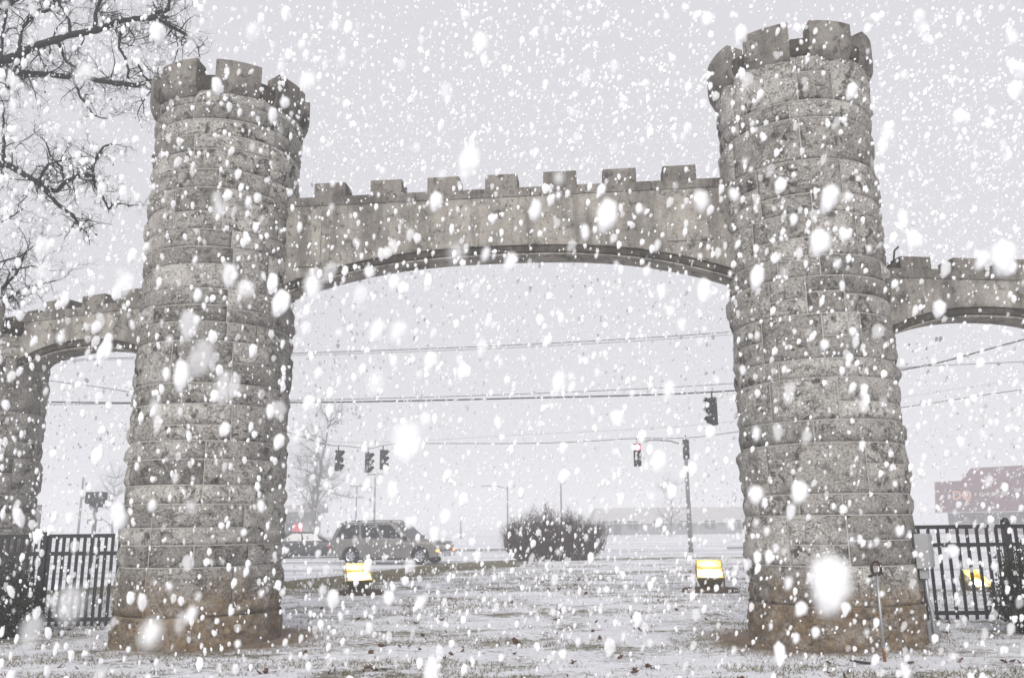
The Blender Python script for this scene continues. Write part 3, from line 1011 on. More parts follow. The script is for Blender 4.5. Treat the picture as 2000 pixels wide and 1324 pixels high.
def drop(x, y, s):
    o = bpy.data.objects.new('fallen_leaf', rng.choice(leafs))
    col.objects.link(o)
    o.location = (x, y, ground_z(x, y) + .012)
    o.rotation_euler = (rng.gauss(0, .5), rng.gauss(0, .5), rng.uniform(0, 6.28))
    o.scale = (s, s * rng.uniform(.7, 1.1), s)
    tag(o, 'curled brown oak leaf lying on the snowy lawn', 'leaf', 'fallen oak leaves on the snow')
seen = [(1095, 1195), (1090, 1190), (1248, 1222), (1250, 1226), (1165, 1210), (1232, 1203), (1010, 1250), (1006, 1246), (1085, 1208), (1183, 1209), (780, 1257), (750, 1255), (905, 1264), (725, 1268), (712, 1302), (640, 1305), (655, 1300), (720, 1296), (730, 1300), (870, 1278), (880, 1270), (1237, 1303), (1240, 1300), (1120, 1284), (1212, 1275), (1265, 1292), (1270, 1294), (1105, 1317), (1110, 1315), (1445, 1317), (1647, 1316), (1865, 1291), (1870, 1286), (1780, 1296), (1960, 1294), (1990, 1295), (120, 1288), (150, 1292), (505, 1305), (520, 1303), (490, 1300), (1000, 1180), (1090, 1155), (800, 1200), (810, 1213), (870, 1228), (825, 1236), (700, 1208), (990, 1140), (1060, 1140), (1145, 1165), (940, 1160), (880, 1172), (830, 1165), (760, 1160), (1010, 1150), (1200, 1140), (1160, 1130), (1320, 1190), (1350, 1140), (1005, 1270), (860, 1208), (80, 1230), (60, 1235), (100, 1228), (115, 1232), (135, 1226), (1700, 1230), (1850, 1235), (1880, 1228), (1940, 1240)]
for px, py in seen:
    p = onz(px, py, .05)
    drop(p.x, p.y, rng.uniform(.08, .125))
    if rng.random() < .35: drop(p.x + rng.gauss(0, .07), p.y + rng.gauss(0, .07), rng.uniform(.07, .12))
for k in range(50):
    x, y = rng.uniform(-7, 8), 9 + 16 * rng.random() ** 1.5
    if lawn_edge(x, y) > 1 and min((Vector((x, y)) - TL).length, (Vector((x, y)) - TR).length) > 1.4: drop(x, y, rng.uniform(.07, .12))

def grass():
    b = [MB(), MB()]
    r2 = random.Random(3)
    n = 0
    tries = 0
    while n < 60000 and tries < 900000:
        tries += 1
        y = 7.5 + 24 * r2.random() ** 1.8
        x = r2.uniform(-.75, .75) * y
        if lawn_edge(x, y) < .2: continue
        m = noise.fractal(Vector((x * .38, y * .95, 2.2)), 1.0, 2.0, 4) * .5 + .35 * noise.noise(Vector((x * 3, y * 6, 1)))
        dT = min((Vector((x - .4, y)) - TL).length, (Vector((x + .4, y)) - TR).length)
        if dT < 1.05: continue
        e = lawn_edge(x, y)
        if y > 20 and e < 6 and x < 3: m += .28                      # uncovered verge along the street
        if m < .10 and r2.random() > .05 + (.5 if dT < 1.9 else 0): continue
        z = ground_z(x, y) - .004
        h = r2.uniform(.022, .075) * (1 + .4 * max(0, m)) * (1 + max(0, y - 14) * .025)
        w = r2.uniform(.003, .0065) * (1 + max(0, y - 12) * .07)
        a = r2.uniform(0, 6.28)
        l = Vector((r2.gauss(0, .8), r2.gauss(0, .8), .75)).normalized() * h
        c = Vector((x, y, z)); s = Vector((math.cos(a), math.sin(a), 0)) * w
        b[0 if r2.random() < .55 else 1].add([c - s, c + s, c + l * .6 + s * .6, c + l], [(0, 1, 2, 3)])
        n += 1
    ga = b[0].build('grass', plain('olive_grass', (.095, .095, .045), .9, .4, 5))
    tag(ga, 'short olive grass blades poking through the thin snow', 'grass', kind='stuff')
    gb = b[1].build('dry_grass', plain('straw_grass', (.20, .155, .085), .9, .4, 5))
    tag(gb, 'short straw brown grass blades poking through the thin snow', 'grass', kind='stuff')
grass()

# ------------------------------------------------------------------ vehicles
def paint(name, c):
    return plain(name, c, .38, .22, 2.0, .2, .02, .5)
M_TAUPE = paint('dirty_taupe_paint', (.165, .157, .147))
M_DARKCAR = paint('dirty_dark_paint', (.035, .036, .04))
M_WHITECAR = paint('dirty_pale_paint', (.35, .35, .36))

def loft(name, sections, m, parent, bevel=.03):
    """sections: list of (x, [(y, z) ...]) with equal counts, closed rings"""
    b = MB()
    n = len(sections[0][1])
    for x, ring in sections:
        b.v += [(x, y, z) for y, z in ring]
    for i in range(len(sections) - 1):
        for k in range(n):
            k2 = (k + 1) % n
            b.f.append((i * n + k, i * n + k2, (i + 1) * n + k2, (i + 1) * n + k))
    b.f.append(tuple(range(n - 1, -1, -1)))
    b.f.append(tuple((len(sections) - 1) * n + k for k in range(n)))
    return b.build(name, m, parent, False, bevel)

def car(name, loc, rz, label, L_, W_, H_, suv, m, group=None, head=False, wheel_r=.38):
    """local x forward, z up"""
    root = thing(name, loc, label, 'car', group, rz)
    belt = H_ * (.57 if suv else .62)
    sill = .30 if suv else .22
    hw = W_ / 2
    x_r, x_f = -L_ / 2, L_ / 2
    wx = (x_r + L_ * .205, x_f - L_ * .165)
    # lower body: side profile with wheel arches cut out, extruded and pinched
    def profile(hood):
        pts = [(x_r + .06, sill + .10)]
        for cx in wx:
            ar = wheel_r + .07
            pts.append((cx - ar, sill))
            for k in range(1, 8):
                t = math.pi * (1 - k / 8)
                pts.append((cx + ar * math.cos(t), max(sill, wheel_r + ar * math.sin(t) * .98)))
            pts.append((cx + ar, sill))
        pts += [(x_f - .08, sill + .08), (x_f, sill + .28), (x_f - .02, belt * .80)]
        if suv: pts += [(x_f - .10, belt - .09), (x_f - 1.12, belt + .01)]
        else: pts += [(x_f - .16, belt - .17), (x_f - 1.05, belt - .01)]
        pts += [(x_r + .04, belt), (x_r - .0, belt * .66), (x_r + .02, sill + .2)]
        return pts
    poly = profile(True)
    b = MB()
    b.prism(poly, -hw, hw)
    body = b.build('body', m, root, True, .045)
    # greenhouse
    if suv: gx = [x_r + .06, x_r + .42, x_f - 2.25, x_f - 1.35]
    else: gx = [x_r + .42, x_r + 1.25, x_f - 2.15, x_f - 1.15]
    ti = .12
    g = MB()
    zb, zt = belt - .03, H_ - .05
    ring0 = [(gx[0], zb), (gx[3], zb)]
    vs = []
    for s in (-1, 1):
        vs += [(gx[0], s * (hw - .02), zb), (gx[3], s * (hw - .02), zb), (gx[2], s * (hw - ti - .03), zt), (gx[1], s * (hw - ti - .03), zt)]
    vs += [(gx[1] + .25, -(hw - ti - .2), H_), (gx[2] - .2, -(hw - ti - .2), H_), (gx[1] + .25, hw - ti - .2, H_), (gx[2] - .2, hw - ti - .2, H_)]
    g.add(vs, [(0, 1, 2, 3), (5, 4, 7, 6), (1, 5, 6, 2), (4, 0, 3, 7), (3, 2, 9, 8), (2, 6, 11, 9), (6, 7, 10, 11), (7, 3, 8, 10), (8, 9, 11, 10)])
    cab = g.build('cabin', m, root, True, .03)
    # side windows, windscreen, rear window: panes set slightly proud
    def side_pt(u, v, s, out=.012):
        x = (gx[0] * (1 - u) + gx[3] * u) * (1 - v) + (gx[1] * (1 - u) + gx[2] * u) * v
        y = (hw - .02) * (1 - v) + (hw - ti - .03) * v
        return Vector((x, s * (y + out), zb + (zt - zb) * v))
    spans = ((.05, .36), (.40, .64), (.68, .93)) if suv else ((.12, .50), (.54, .90))
    for s in (-1, 1):
        for a0, a1 in spans:
            w = MB()
            q = [side_pt(a0, .14, s), side_pt(a1, .14, s), side_pt(a1 - (.03 if a1 > .9 else 0), .90, s), side_pt(a0 + (.03 if a0 < .15 else 0), .90, s)]
            w.add(q, [(0, 1, 2, 3) if s < 0 else (3, 2, 1, 0)])
            w.build('side_window', M_GLASS, root)
        mi = MB().box((gx[3] - .28, s * (hw + .10), belt + .10), (.14, .20, .17)).build('mirror', M_DARKCAR, root, False, .03)
        MB().box((x_r + .03, s * (hw - .10), belt * .78), (.14, .20, .30 if suv else .16)).build('tail_lamp', M_REDLENS, root, False, .02)
        hl = MB().box((x_f - .06, s * (hw - .20), belt * .72), (.16, .34, .18)).build('headlamp', M_CHROME if not head else M_AMBER, root, False, .03)
        MB().box((x_f - .05, s * (hw - .05), belt * .57), (.14, .13, .11)).build('side_marker', M_AMBER, root, False, .02)
        for cx in wx:
            wh = bpy.data.objects.new('wheel', None)
            col.objects.link(wh); wh.parent = root
            wh.location = (cx, s * (hw - .13), wheel_r)
            wh.rotation_euler = (R(90), 0, 0)
            MB().lathe([(wheel_r * .62, -.11), (wheel_r * .94, -.11), (wheel_r, -.08), (wheel_r, .08), (wheel_r * .94, .11), (wheel_r * .62, .11), (wheel_r * .62, -.11)], 24).build('tyre', M_TYRE, wh, True)
            rm = MB().lathe([(.001, .03), (.08, .04), (.09, .06), (wheel_r * .2, .06)], 12)
            for sd in (-1, 1):
                for k in range(6):
                    t = k * math.pi / 3
                    rm.box((math.cos(t) * wheel_r * .37, math.sin(t) * wheel_r * .37, sd * .07), (wheel_r * .55, .09, .03), Matrix.Rotation(t, 3, 'Z'))
            rm.lathe([(wheel_r * .55, -.09), (wheel_r * .63, -.10), (wheel_r * .63, .10), (wheel_r * .55, .09)], 24)
            rm.build('rim', M_CHROME, wh)
    for xe, x2, nm, f in ((gx[3], gx[2], 'windscreen', 1), (gx[0], gx[1], 'rear_window', -1)):
        w = MB()
        def ep(u, v): return Vector((xe * (1 - v) + x2 * v + f * .012, (u * 2 - 1) * ((hw - .1) * (1 - v) + (hw - ti - .1) * v), zb + (zt - zb) * v + .008))
        w.add([ep(0.02, .12), ep(.98, .12), ep(.98, .92), ep(.02, .92)], [(0, 1, 2, 3)])
        w.build(nm, M_GLASS, root)
    MB().box((x_f + .02, 0, sill + .17), (.16, W_ * .97, .24)).build('front_bumper', m if not suv else M_CHROME, root, False, .05)
    MB().box((x_r - .03, 0, sill + .20), (.16, W_ * .97, .22)).build('rear_bumper', m if not suv else M_CHROME, root, False, .05)
    MB().box((x_f - .01, 0, belt * .70), (.05, W_ * .5, .20)).build('grille', M_CHROME, root, False, .02)
    if suv:
        for s in (-1, 1):
            MB().tube([(gx[1] + .2, s * (hw - .32), H_), (gx[1] + .35, s * (hw - .32), H_ + .06), (gx[2] - .35, s * (hw - .32), H_ + .06), (gx[2] - .2, s * (hw - .32), H_ - .01)], .022, 6).build('roof_rail', M_DARKCAR, root, True)
        MB().box((0, 0, sill - .02), (L_ * .42, W_ * .98, .07)).build('running_board', M_DARKCAR, root, False, .02)
    MB().box((-.1, 0, sill - .04), (L_ * .8, W_ * .8, .12)).build('underbody', M_TYRE, root)
    return root
pa, pb = at(655, 1100, 42.0), at(878, 1103, 40.3)
mid = (pa + pb) / 2
car('estate_car', (mid.x, mid.y, ROAD_Z), math.atan2(pb.y - pa.y, pb.x - pa.x), 'big taupe estate car with roof rails on the street beyond the lawn', 5.55, 2.0, 1.93, True, M_TAUPE)
p = at(606, 1088, 50)
car('sedan', (p.x, 50, ROAD_Z), R(4), 'dark rounded saloon car behind the tail of the big taupe car', 4.7, 1.8, 1.46, False, M_DARKCAR, wheel_r=.32)
p = at(560, 1088, 55)
car('sedan', (p.x, 56, ROAD_Z), R(184), 'dark low saloon car half hidden by the tower edge', 4.6, 1.8, 1.42, False, M_DARKCAR, wheel_r=.32)
p = at(1058, 1075, 50)
car('sedan', (p.x, 50, ROAD_Z), R(-88), 'pale saloon car with amber lamps hidden behind the leafless bush', 4.6, 1.8, 1.44, False, M_WHITECAR, head=True, wheel_r=.32)

# ------------------------------------------------------------------ street poles, signals and cables
def signal(px, py_top, hpx, yaw, label, lit=None):
    """three-lamp head; py_top .. py_top + hpx is its height in the photo, its real height 1.07 m"""
    y = 1.07 * FPX / hpx
    t = at(px, py_top, y)
    root = thing('traffic_signal', (t.x, t.y, t.z - 1.07), label, 'traffic light', 'traffic signals hung over the street', yaw)
    MB().box((0, .06, .535), (.34, .20, 1.07)).build('housing', M_SIGNAL, root, False, .03)
    for k in range(3):
        z = .89 - .355 * k
        ln = MB()
        ln.lathe([(.001, 0), (.10, .0), (.14, -.01)], 18)
        lo = ln.build('lens', M_RED if lit == k else M_LENS, root, True)
        lo.location = (0, -.055, z); lo.rotation_euler = (R(90), 0, 0)
        vi = MB()
        n = 14
        for i in range(n + 1):
            tt = R(-35) + (R(250)) * i / n
            for yy, rr in ((-.045, .155), (-.26 if 2 < i < 12 else -.14, .165)):
                vi.v.append((rr * math.cos(tt), yy, z + rr * math.sin(tt)))
        for i in range(n): vi.f.append((i * 2, i * 2 + 2, i * 2 + 3, i * 2 + 1))
        vo = vi.build('visor', M_SIGNAL, root)
        sm = vo.modifiers.new('thick', 'SOLIDIFY'); sm.thickness = .012
    MB().tube([(0, .06, 1.05), (0, .06, 1.32)], .03, 6).build('hanger', M_SIGNAL, root, True)
    return root, Vector((t.x, t.y + .06, t.z + .25))
s1, h1 = signal(663, 879, 40, R(62), 'dark traffic signal hanging where the span cable dips lowest before the tall bare tree')
s2, h2 = signal(721, 884, 38, R(66), 'dark traffic signal in the middle of the row of three')
s3, h3 = signal(750, 878, 38, R(66), 'dark traffic signal at the end of the row of three towards the red signal')
s4, h4 = signal(1244, 866, 44, R(-3), 'traffic signal hanging from the span cable with its red lamp lit', 0)
s5, h5 = signal(1388, 776, 55, R(-62), 'dark traffic signal hung from the upper cable close to the tower')
s6, h6 = signal(1339, 858, 38, R(-5), 'unlit traffic signal in front of the street pole')

def cable(pts, r, label, group='overhead cables across the street'):
    fine = []
    P = [Vector(p) for p in pts]
    for i in range(len(P) - 1):
        p0, p1, p2, p3 = P[max(i - 1, 0)], P[i], P[i + 1], P[min(i + 2, len(P) - 1)]
        for k in range(8):
            t = k / 8
            fine.append(.5 * ((2 * p1) + (p2 - p0) * t + (2 * p0 - 5 * p1 + 4 * p2 - p3) * t * t + (3 * p1 - p0 - 3 * p2 + p3) * t ** 3))
    fine.append(P[-1])
    o = MB().tube(fine, r, 5).build('overhead_cable', M_WIRE, None, True)
    return tag(o, label, 'cable', group)
def px_line(pix, y): return [at(a, b, y) for a, b in pix]
cable(px_line([(-600, 748), (85, 705), (575, 690), (1000, 674), (1420, 649), (2000, 600), (2700, 520)], 36), .016, 'upper of the pair of thin cables highest under the main arch')
cable(px_line([(-600, 752), (85, 708), (575, 694), (1000, 679), (1420, 654), (2000, 606), (2700, 528)], 36), .010, 'lower of the pair of thin cables highest under the main arch')
cable(px_line([(-600, 770), (85, 785), (570, 786), (1000, 778), (1430, 763), (1765, 722), (2000, 663), (2600, 500)], 34), .030, 'thick cable crossing the main arch that carries the upper signal')
cable(px_line([(-600, 790), (85, 790), (570, 782), (1000, 770), (1430, 749), (1765, 718), (2000, 706), (2600, 670)], 34.3), .013, 'thin cable running just above the thick cable')
cable(px_line([(-500, 670), (85, 742), (255, 766), (420, 800), (565, 845), (640, 868)], 41) + [h1], .018, 'cable sloping down through the low side arch to the first signal')
cable([h1, h2, h3] + px_line([(800, 866), (1000, 866), (1120, 863)], 41) + [h4, at(1339, 855, 40), at(1440, 843, 38), at(1800, 790, 36), at(2000, 760, 35), at(2500, 690, 34)], .016, 'span cable that carries the row of three signals and the red signal')
cable(px_line([(565, 850), (700, 864), (1000, 850), (1440, 822), (2000, 740), (2400, 690)], 45), .006, 'very thin cable strung above the span cable')

def pole(px, py_top, y, label, r=.11, arm=None, cross=None, lamp=False, name='utility_pole'):
    t = at(px, py_top, y)
    root = thing(name, (t.x, y, ROAD_Z), label, 'pole', 'poles along the far street')
    h = t.z - ROAD_Z
    MB().tube([(0, 0, -.3), (0, 0, h * .5), (0, 0, h)], [r, r * .85, r * .7], 10).build('shaft', M_POLE, root, True)
    if cross:
        for dz in cross:
            MB().box((0, 0, h - dz), (1.9, .11, .12)).build('crossarm', M_POLE, root)
            for k in (-.8, -.4, .4, .8):
                MB().lathe([(.03, 0), (.06, .05), (.03, .12), (.001, .13)], 8, c=(k, 0, h - dz + .06)).build('insulator', M_SIGNAL, root, True)
    if arm:
        MB().tube([(0, 0, h - .25), (arm * .4, 0, h + .05), (arm * .8, 0, h + .12), (arm, 0, h + .1)], .045, 7).build('arm', M_POLE, root, True)
        MB().lathe([(.001, .10), (.09, .08), (.16, 0), (.12, -.08), (.001, -.10)], 12, c=(arm * 1.06, 0, h + .06)).build('luminaire', M_BOX, root, True)
    return root
pole(1338, 862, 52, 'stout street pole with a lamp arm standing before the long low building', .15, -2.3, name='street_lamp')
pole(733, 925, 100, 'utility pole with a crossarm rising above the big taupe car', .13, None, (.1,))
pole(697, 948, 115, 'shorter utility pole with two crossarms near the tall bare tree', .12, None, (.1, 1.6))
pole(991, 950, 95, 'street lamp with a long curved arm behind the leafless bush', .10, -2.6, name='street_lamp')
pole(1095, 938, 85, 'plain street pole with a short lamp behind the leafless bush', .11, .6, name='street_lamp')
pole(900, 1005, 110, 'short plain post in the open snow between the car and the bush', .10)
pole(1457, 1000, 115, 'thin post in front of the long low building', .10)
pole(163, 932, 80, 'tall plain pole between the dark pier and the dark box sign', .12)

# ------------------------------------------------------------------ signs and buildings
M_SIGNBOX = plain('dark_sign_cabinet', (.02, .02, .024), .6, .3, 6)
M_SIGNPANEL = plain('grey_sign_panel', (.20, .19, .18), .7, .2, 3)
p = at(189, 972, 46)
sg = thing('pole_sign', (p.x, 46, ROAD_Z), 'dark box sign with a bracket on a single pole beyond the fence', 'sign')
MB().tube([(0, 0, -.3), (0, 0, p.z - ROAD_Z - .2)], .11, 10).build('post', M_POLE, sg, True)
MB().box((0, -.05, p.z - ROAD_Z), (1.0, .5, .62)).build('cabinet', M_SIGNBOX, sg, False, .04)
MB().box((0.02, -.02, p.z - ROAD_Z - .40), (.6, .36, .2)).build('lower_cabinet', M_SIGNBOX, sg, False, .03)
MB().box((.0, 0, p.z - ROAD_Z - 1.15), (.75, .08, .07)).build('bracket', M_POLE, sg)
p = at(66, 985, 27)
sg = thing('panel_sign', (p.x, 27, ROAD_Z), 'narrow grey panel sign on a post beside the dark stone pier', 'sign')
hz = p.z - ROAD_Z
MB().tube([(0, 0, -.3), (0, 0, hz)], .045, 8).build('post', M_POLE, sg, True)
MB().box((.14, .0, hz - .42), (.24, .05, .82)).build('panel', M_SIGNPANEL, sg, False, .01)
MB().box((-.14, .0, hz - .62), (.22, .05, .44)).build('panel', M_SIGNPANEL, sg, False, .01)

def text_mesh(txt, size, m, parent, name, loc, rot, depth=.03, sx=1.0):
    cu = bpy.data.curves.new(name, 'FONT')
    cu.body = txt
    cu.size = size
    cu.extrude = depth
    cu.align_x = 'CENTER'
    cu.align_y = 'CENTER'
    tmp = bpy.data.objects.new(name, cu)
    col.objects.link(tmp)
    dg = bpy.context.evaluated_depsgraph_get()
    me = bpy.data.meshes.new_from_object(tmp.evaluated_get(dg))
    bpy.data.objects.remove(tmp)
    me.materials.clear(); me.materials.append(m)
    o = bpy.data.objects.new(name, me)
    col.objects.link(o); o.parent = parent
    o.location = loc; o.rotation_euler = rot; o.scale = (sx, 1, 1)
    return o

M_REDROOF = plain('dark_red_metal_roof', (.125, .058, .068), .7, .25, 1.2)
M_BRICKW = plain('mauve_brown_wall', (.17, .13, .13), .9, .25, 1.5)
M_PALEW = plain('pale_render', (.42, .41, .40), .9, .12, 1.0)
M_GREYW = plain('grey_metal_wall', (.20, .20, .21), .8, .2, .6)
M_LETTER = plain('pale_letters', (.72, .66, .60), .6, .1, 4)
M_LETTER_R = plain('pale_orange_letters', (.75, .42, .30), .6, .1, 4)
M_SIGNRED = plain('red_sign', (.62, .03, .05), .5, .15, 3)
M_WIN = plain('dark_window', (.04, .045, .05), .15, .2, 2, 0, 0, .5)

def restaurant():
    Y = 105.0
    a, e = at(1822, 962, Y), at(2000, 962, Y - 8.2)
    ang = math.atan2(e.y - a.y, e.x - a.x)
    root = thing('restaurant', (a.x, a.y, ROAD_Z), 'dark red roofed restaurant with pale sign letters beyond the fence', 'building', None, ang)
    W_, D_ = 33.0, 18.0
    z0 = at(1825, 1000, Y).z - ROAD_Z
    z1 = at(1825, 941, Y).z - ROAD_Z
    MB().box((W_ / 2 + .5, D_ / 2 + .5, (z0 + .1) / 2 - .1), (W_ - 1.0, D_ - 1.0, z0 + .2)).build('wall', M_BRICKW, root)
    fa = MB()
    fa.add([(0, 0, z0), (W_, 0, z0), (W_, D_, z0), (0, D_, z0), (.28, .28, z1), (W_ - .3, .28, z1), (W_ - .3, D_ - .3, z1), (.28, D_ - .3, z1)], [(3, 2, 1, 0), (4, 5, 6, 7), (0, 1, 5, 4), (1, 2, 6, 5), (2, 3, 7, 6), (3, 0, 4, 7)])
    rf = fa.build('mansard_roof', M_REDROOF, root)
    for k in range(36):
        x = .2 + k * .42
        MB().add([(x - .02, -.02 + 0, z0), (x + .02, -.02, z0), (x + .02, .26, z1), (x - .02, .26, z1)], [(0, 1, 2, 3)]).build('roof_seam', M_REDROOF, rf)
    tilt = math.atan2(z1 - z0, .28)
    zc = (z0 + z1) / 2
    text_mesh('DQ', 1.45, M_LETTER_R, root, 'sign_letters', (3.4, .05, zc + .06), (tilt, 0, 0), .03)
    text_mesh('Grill & Chill', .66, M_LETTER, root, 'sign_letters', (7.0, .05, zc + .12), (tilt, 0, 0), .03)
    MB().box((W_ / 2, -.02, z0 - .06), (W_ + .1, .12, .10)).build('eave_trim', M_PALEW, root)
    for k in range(5):
        wi = MB().box((1.9 + 2.5 * k, .98, 1.35), (1.7, .06, 1.4)).build('window', M_WIN, root)
        MB().box((1.9 + 2.5 * k, .94, 1.35), (.06, .05, 1.4)).build('mullion', M_PALEW, wi)
    top = at(1960, 918, Y).z - ROAD_Z
    MB().add([(2.4, 2.2, z1 - .02), (W_, 2.2, z1 - .02), (W_, 7, z1 - .02), (2.4, 7, z1 - .02), (3.4, 3.2, top + .25), (W_ - 1, 3.2, top + .25), (W_ - 1, 6, top + .25), (3.4, 6, top + .25)], [(4, 5, 6, 7), (0, 1, 5, 4), (1, 2, 6, 5), (2, 3, 7, 6), (3, 0, 4, 7)]).build('upper_roof', M_REDROOF, root)
restaurant()

def long_building():
    Y = 125.0
    a, e = at(1165, 1060, Y), at(1620, 1060, Y)
    zt = at(1300, 1022, Y).z - ROAD_Z
    zr = at(1300, 1002, Y).z - ROAD_Z
    root = thing('long_building', (a.x, Y, ROAD_Z), 'long low grey building with a paler roof across the street', 'building')
    W_ = e.x - a.x
    MB().box((W_ / 2, 7, zt / 2), (W_, 14, zt)).build('wall', M_GREYW, root)
    MB().add([(-.4, -.4, zt), (W_ + .4, -.4, zt), (W_ + .4, 14.4, zt), (-.4, 14.4, zt), (.6, 5.5, zr + .9), (W_ - .6, 5.5, zr + .9), (W_ - .6, 8.5, zr + .9), (.6, 8.5, zr + .9)], [(0, 1, 5, 4), (1, 2, 6, 5), (2, 3, 7, 6), (3, 0, 4, 7), (4, 5, 6, 7)]).build('roof', M_PALEW, root)
    for k in range(9):
        w = MB().box((1.6 + k * W_ / 9, -.03, 1.35), (1.5, .08, 1.2)).build('window', M_WIN, root)
        MB().box((1.6 + k * W_ / 9, -.08, 1.35), (.08, .06, 1.2)).build('mullion', M_PALEW, w)
    MB().box((3.1, -.05, 1.0), (1.1, .1, 2.1)).build('door', M_WIN, root)
long_building()

def station():
    Y = 100.0
    a = at(470, 1000, Y)
    e = at(612, 1000, Y)
    zc0, zc1 = at(560, 1000, Y).z - ROAD_Z, at(560, 986, Y).z - ROAD_Z
    root = thing('shop', (a.x, Y, ROAD_Z), 'pale flat canopied shop with a red panel behind the parked cars', 'building')
    W_ = e.x - a.x
    MB().box((W_ / 2, 4, (zc0 + zc1) / 2), (W_, 8, zc1 - zc0)).build('canopy', M_PALEW, root, False, .05)
    MB().box((W_ / 2 - .4, 6, zc0 / 2), (W_ - 1.2, 5, zc0)).build('wall', M_PALEW, root)
    for x in (.5, W_ - 1.55, W_ - .4):
        MB().tube([(x, .5, 0), (x, .5, zc0)], .12, 10).build('column', M_GREYW, root, True)
    MB().box((W_ - 1.75, .2, at(568, 1030, Y).z - ROAD_Z), (1.15, .12, .95)).build('red_panel', M_SIGNRED, root, False, .03)
    w = MB().box((W_ - 3.2, 3.45, 1.4), (1.6, .1, 1.4)).build('window', M_WIN, root)
    MB().box((W_ - 3.2, 3.38, 1.4), (.08, .08, 1.4)).build('mullion', M_PALEW, w)
station()

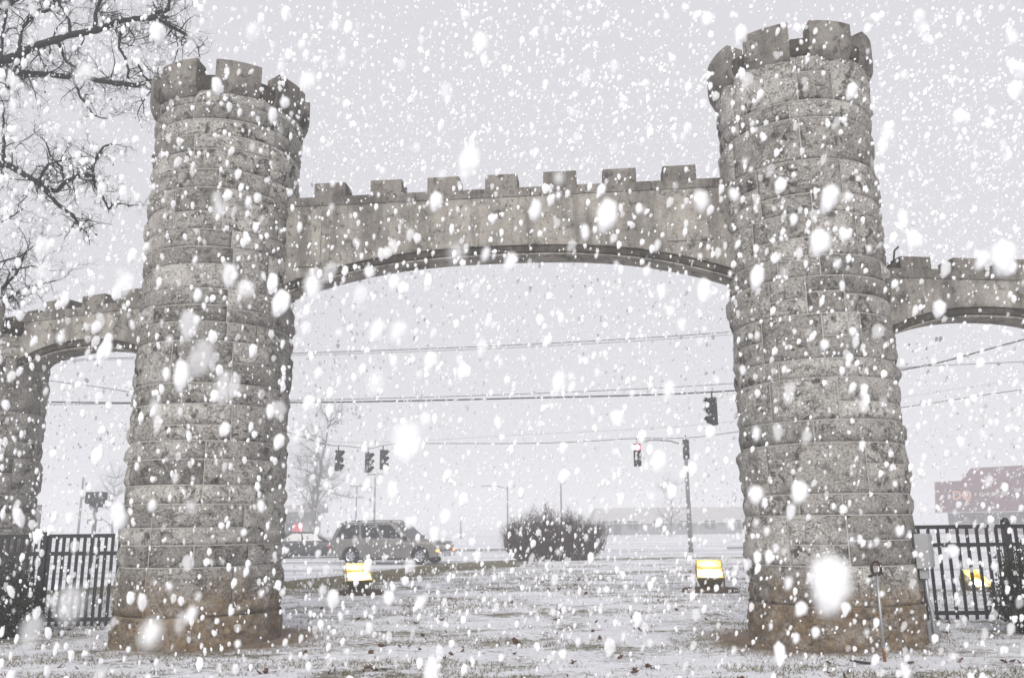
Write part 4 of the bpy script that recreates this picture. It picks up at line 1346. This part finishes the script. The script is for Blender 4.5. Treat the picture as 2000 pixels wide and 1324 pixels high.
# ------------------------------------------------------------------ falling snow: clumped flakes filling the air of the whole place
def snow_mat(nt, out):
    q = N(nt)
    d = q.n('ShaderNodeBsdfDiffuse'); d.inputs['Color'].default_value = (.985, .985, .99, 1)
    t = q.n('ShaderNodeBsdfTransparent')
    m = q.n('ShaderNodeMixShader')
    oi = q.n('ShaderNodeObjectInfo')                      # some clumps are loose and lacy, some dense
    q.l(q.rng(oi.outputs['Random'], 0.0, 1.0, .10, .78), m.inputs[0])
    q.l(d.outputs[0], m.inputs[1]); q.l(t.outputs[0], m.inputs[2])
    q.l(m.outputs[0], out.inputs['Surface'])
M_FLAKE = mat('snowflake', snow_mat)
def falling_snow():
    rs = np.random.RandomState(12)
    X0, X1, Y0, Y1, Z1 = -13.0, 13.0, -2.5, 20.0, 11.0
    N_ = int((X1 - X0) * (Y1 - Y0) * Z1 * FLAKES_PER_M3)
    P = np.stack([rs.uniform(X0, X1, N_), rs.uniform(Y0, Y1, N_), rs.uniform(.02, Z1, N_)], 1)
    near = np.linalg.norm(P - np.array([0, 0, EYE]), axis=1) < .85            # no flake rests on a lens
    P = P[~near]
    for c, r_ in ((TL, 1.25), (TR, 1.25), (pl, 1.0), (pr, 1.0)):              # nor inside the masonry
        P = P[np.hypot(P[:, 0] - c.x, P[:, 1] - c.y) > r_]
    n = len(P)
    s = np.maximum(.0055, np.minimum(FLAKE_R * np.exp(rs.normal(0, .55, n)) * np.where(rs.random(n) < .2, 1.8, 1.0), .027))
    stretch = 1.35 + .8 * rs.random(n)
    sc = np.stack([s * rs.uniform(.8, 1.15, n), s * rs.uniform(.75, 1.1, n), s * stretch], 1)
    wind = np.clip(.18 + .055 * P[:, 0], -.1, .65)                                               # flakes hang along the gusting wind, stronger by the right tower
    rot = np.stack([rs.normal(0, .2, n), wind + rs.normal(0, .15, n), rs.uniform(-.3, .3, n)], 1)
    me = bpy.data.meshes.new('falling_snow')
    me.vertices.add(n)
    me.vertices.foreach_set('co', P.astype(np.float32).ravel())
    a = me.attributes.new('scl', 'FLOAT_VECTOR', 'POINT'); a.data.foreach_set('vector', sc.astype(np.float32).ravel())
    a = me.attributes.new('rot', 'FLOAT_VECTOR', 'POINT'); a.data.foreach_set('vector', rot.astype(np.float32).ravel())
    me.materials.append(M_FLAKE)
    o = bpy.data.objects.new('falling_snow', me)
    col.objects.link(o)
    tag(o, 'thick white snowflakes falling through the air everywhere', 'snow', kind='stuff')
    ng = bpy.data.node_groups.new('snow_flakes', 'GeometryNodeTree')
    ng.interface.new_socket('Geometry', in_out='INPUT', socket_type='NodeSocketGeometry')
    ng.interface.new_socket('Geometry', in_out='OUTPUT', socket_type='NodeSocketGeometry')
    k, l = ng.nodes, ng.links
    gi, go = k.new('NodeGroupInput'), k.new('NodeGroupOutput')
    ico = k.new('GeometryNodeMeshIcoSphere'); ico.inputs['Radius'].default_value = 1.0; ico.inputs['Subdivisions'].default_value = 2
    sp_ = k.new('GeometryNodeSetPosition')
    nz = k.new('ShaderNodeTexNoise'); nz.inputs['Scale'].default_value = 1.3; nz.inputs['Detail'].default_value = 2
    sub = k.new('ShaderNodeVectorMath'); sub.operation = 'SUBTRACT'; sub.inputs[1].default_value = (.5, .5, .5)
    scl = k.new('ShaderNodeVectorMath'); scl.operation = 'SCALE'; scl.inputs['Scale'].default_value = 1.15
    l.new(nz.outputs['Color'], sub.inputs[0]); l.new(sub.outputs[0], scl.inputs[0]); l.new(scl.outputs[0], sp_.inputs['Offset'])
    l.new(ico.outputs['Mesh'], sp_.inputs['Geometry'])
    smt = k.new('GeometryNodeSetMaterial'); smt.inputs['Material'].default_value = M_FLAKE
    l.new(sp_.outputs[0], smt.inputs['Geometry'])
    m2p = k.new('GeometryNodeMeshToPoints')
    iop = k.new('GeometryNodeInstanceOnPoints')
    a1 = k.new('GeometryNodeInputNamedAttribute'); a1.data_type = 'FLOAT_VECTOR'; a1.inputs['Name'].default_value = 'scl'
    a2 = k.new('GeometryNodeInputNamedAttribute'); a2.data_type = 'FLOAT_VECTOR'; a2.inputs['Name'].default_value = 'rot'
    e2r = k.new('FunctionNodeEulerToRotation')
    l.new(gi.outputs[0], m2p.inputs['Mesh'])
    l.new(m2p.outputs[0], iop.inputs['Points'])
    l.new(smt.outputs[0], iop.inputs['Instance'])
    l.new(a1.outputs['Attribute'], iop.inputs['Scale'])
    l.new(a2.outputs['Attribute'], e2r.inputs[0]); l.new(e2r.outputs[0], iop.inputs['Rotation'])
    l.new(iop.outputs[0], go.inputs[0])
    md = o.modifiers.new('flakes', 'NODES'); md.node_group = ng
FLAKES_PER_M3, FLAKE_R = 15.0, .0090
falling_snow()

# ------------------------------------------------------------------ snow haze
def haze_mat(nt, out):
    q = N(nt)
    v = q.n('ShaderNodeVolumePrincipled')
    v.inputs['Color'].default_value = (.985, .985, 1.0, 1)
    v.inputs['Density'].default_value = HAZE
    q.l(v.outputs[0], out.inputs['Volume'])
HAZE = .005
hb = MB().box((0, 190, 5.4), (540, 480, 13.6)).build('haze', mat('snow_haze', haze_mat))
tag(hb, 'pale haze of blowing snow that fades the far street', 'haze', kind='stuff')
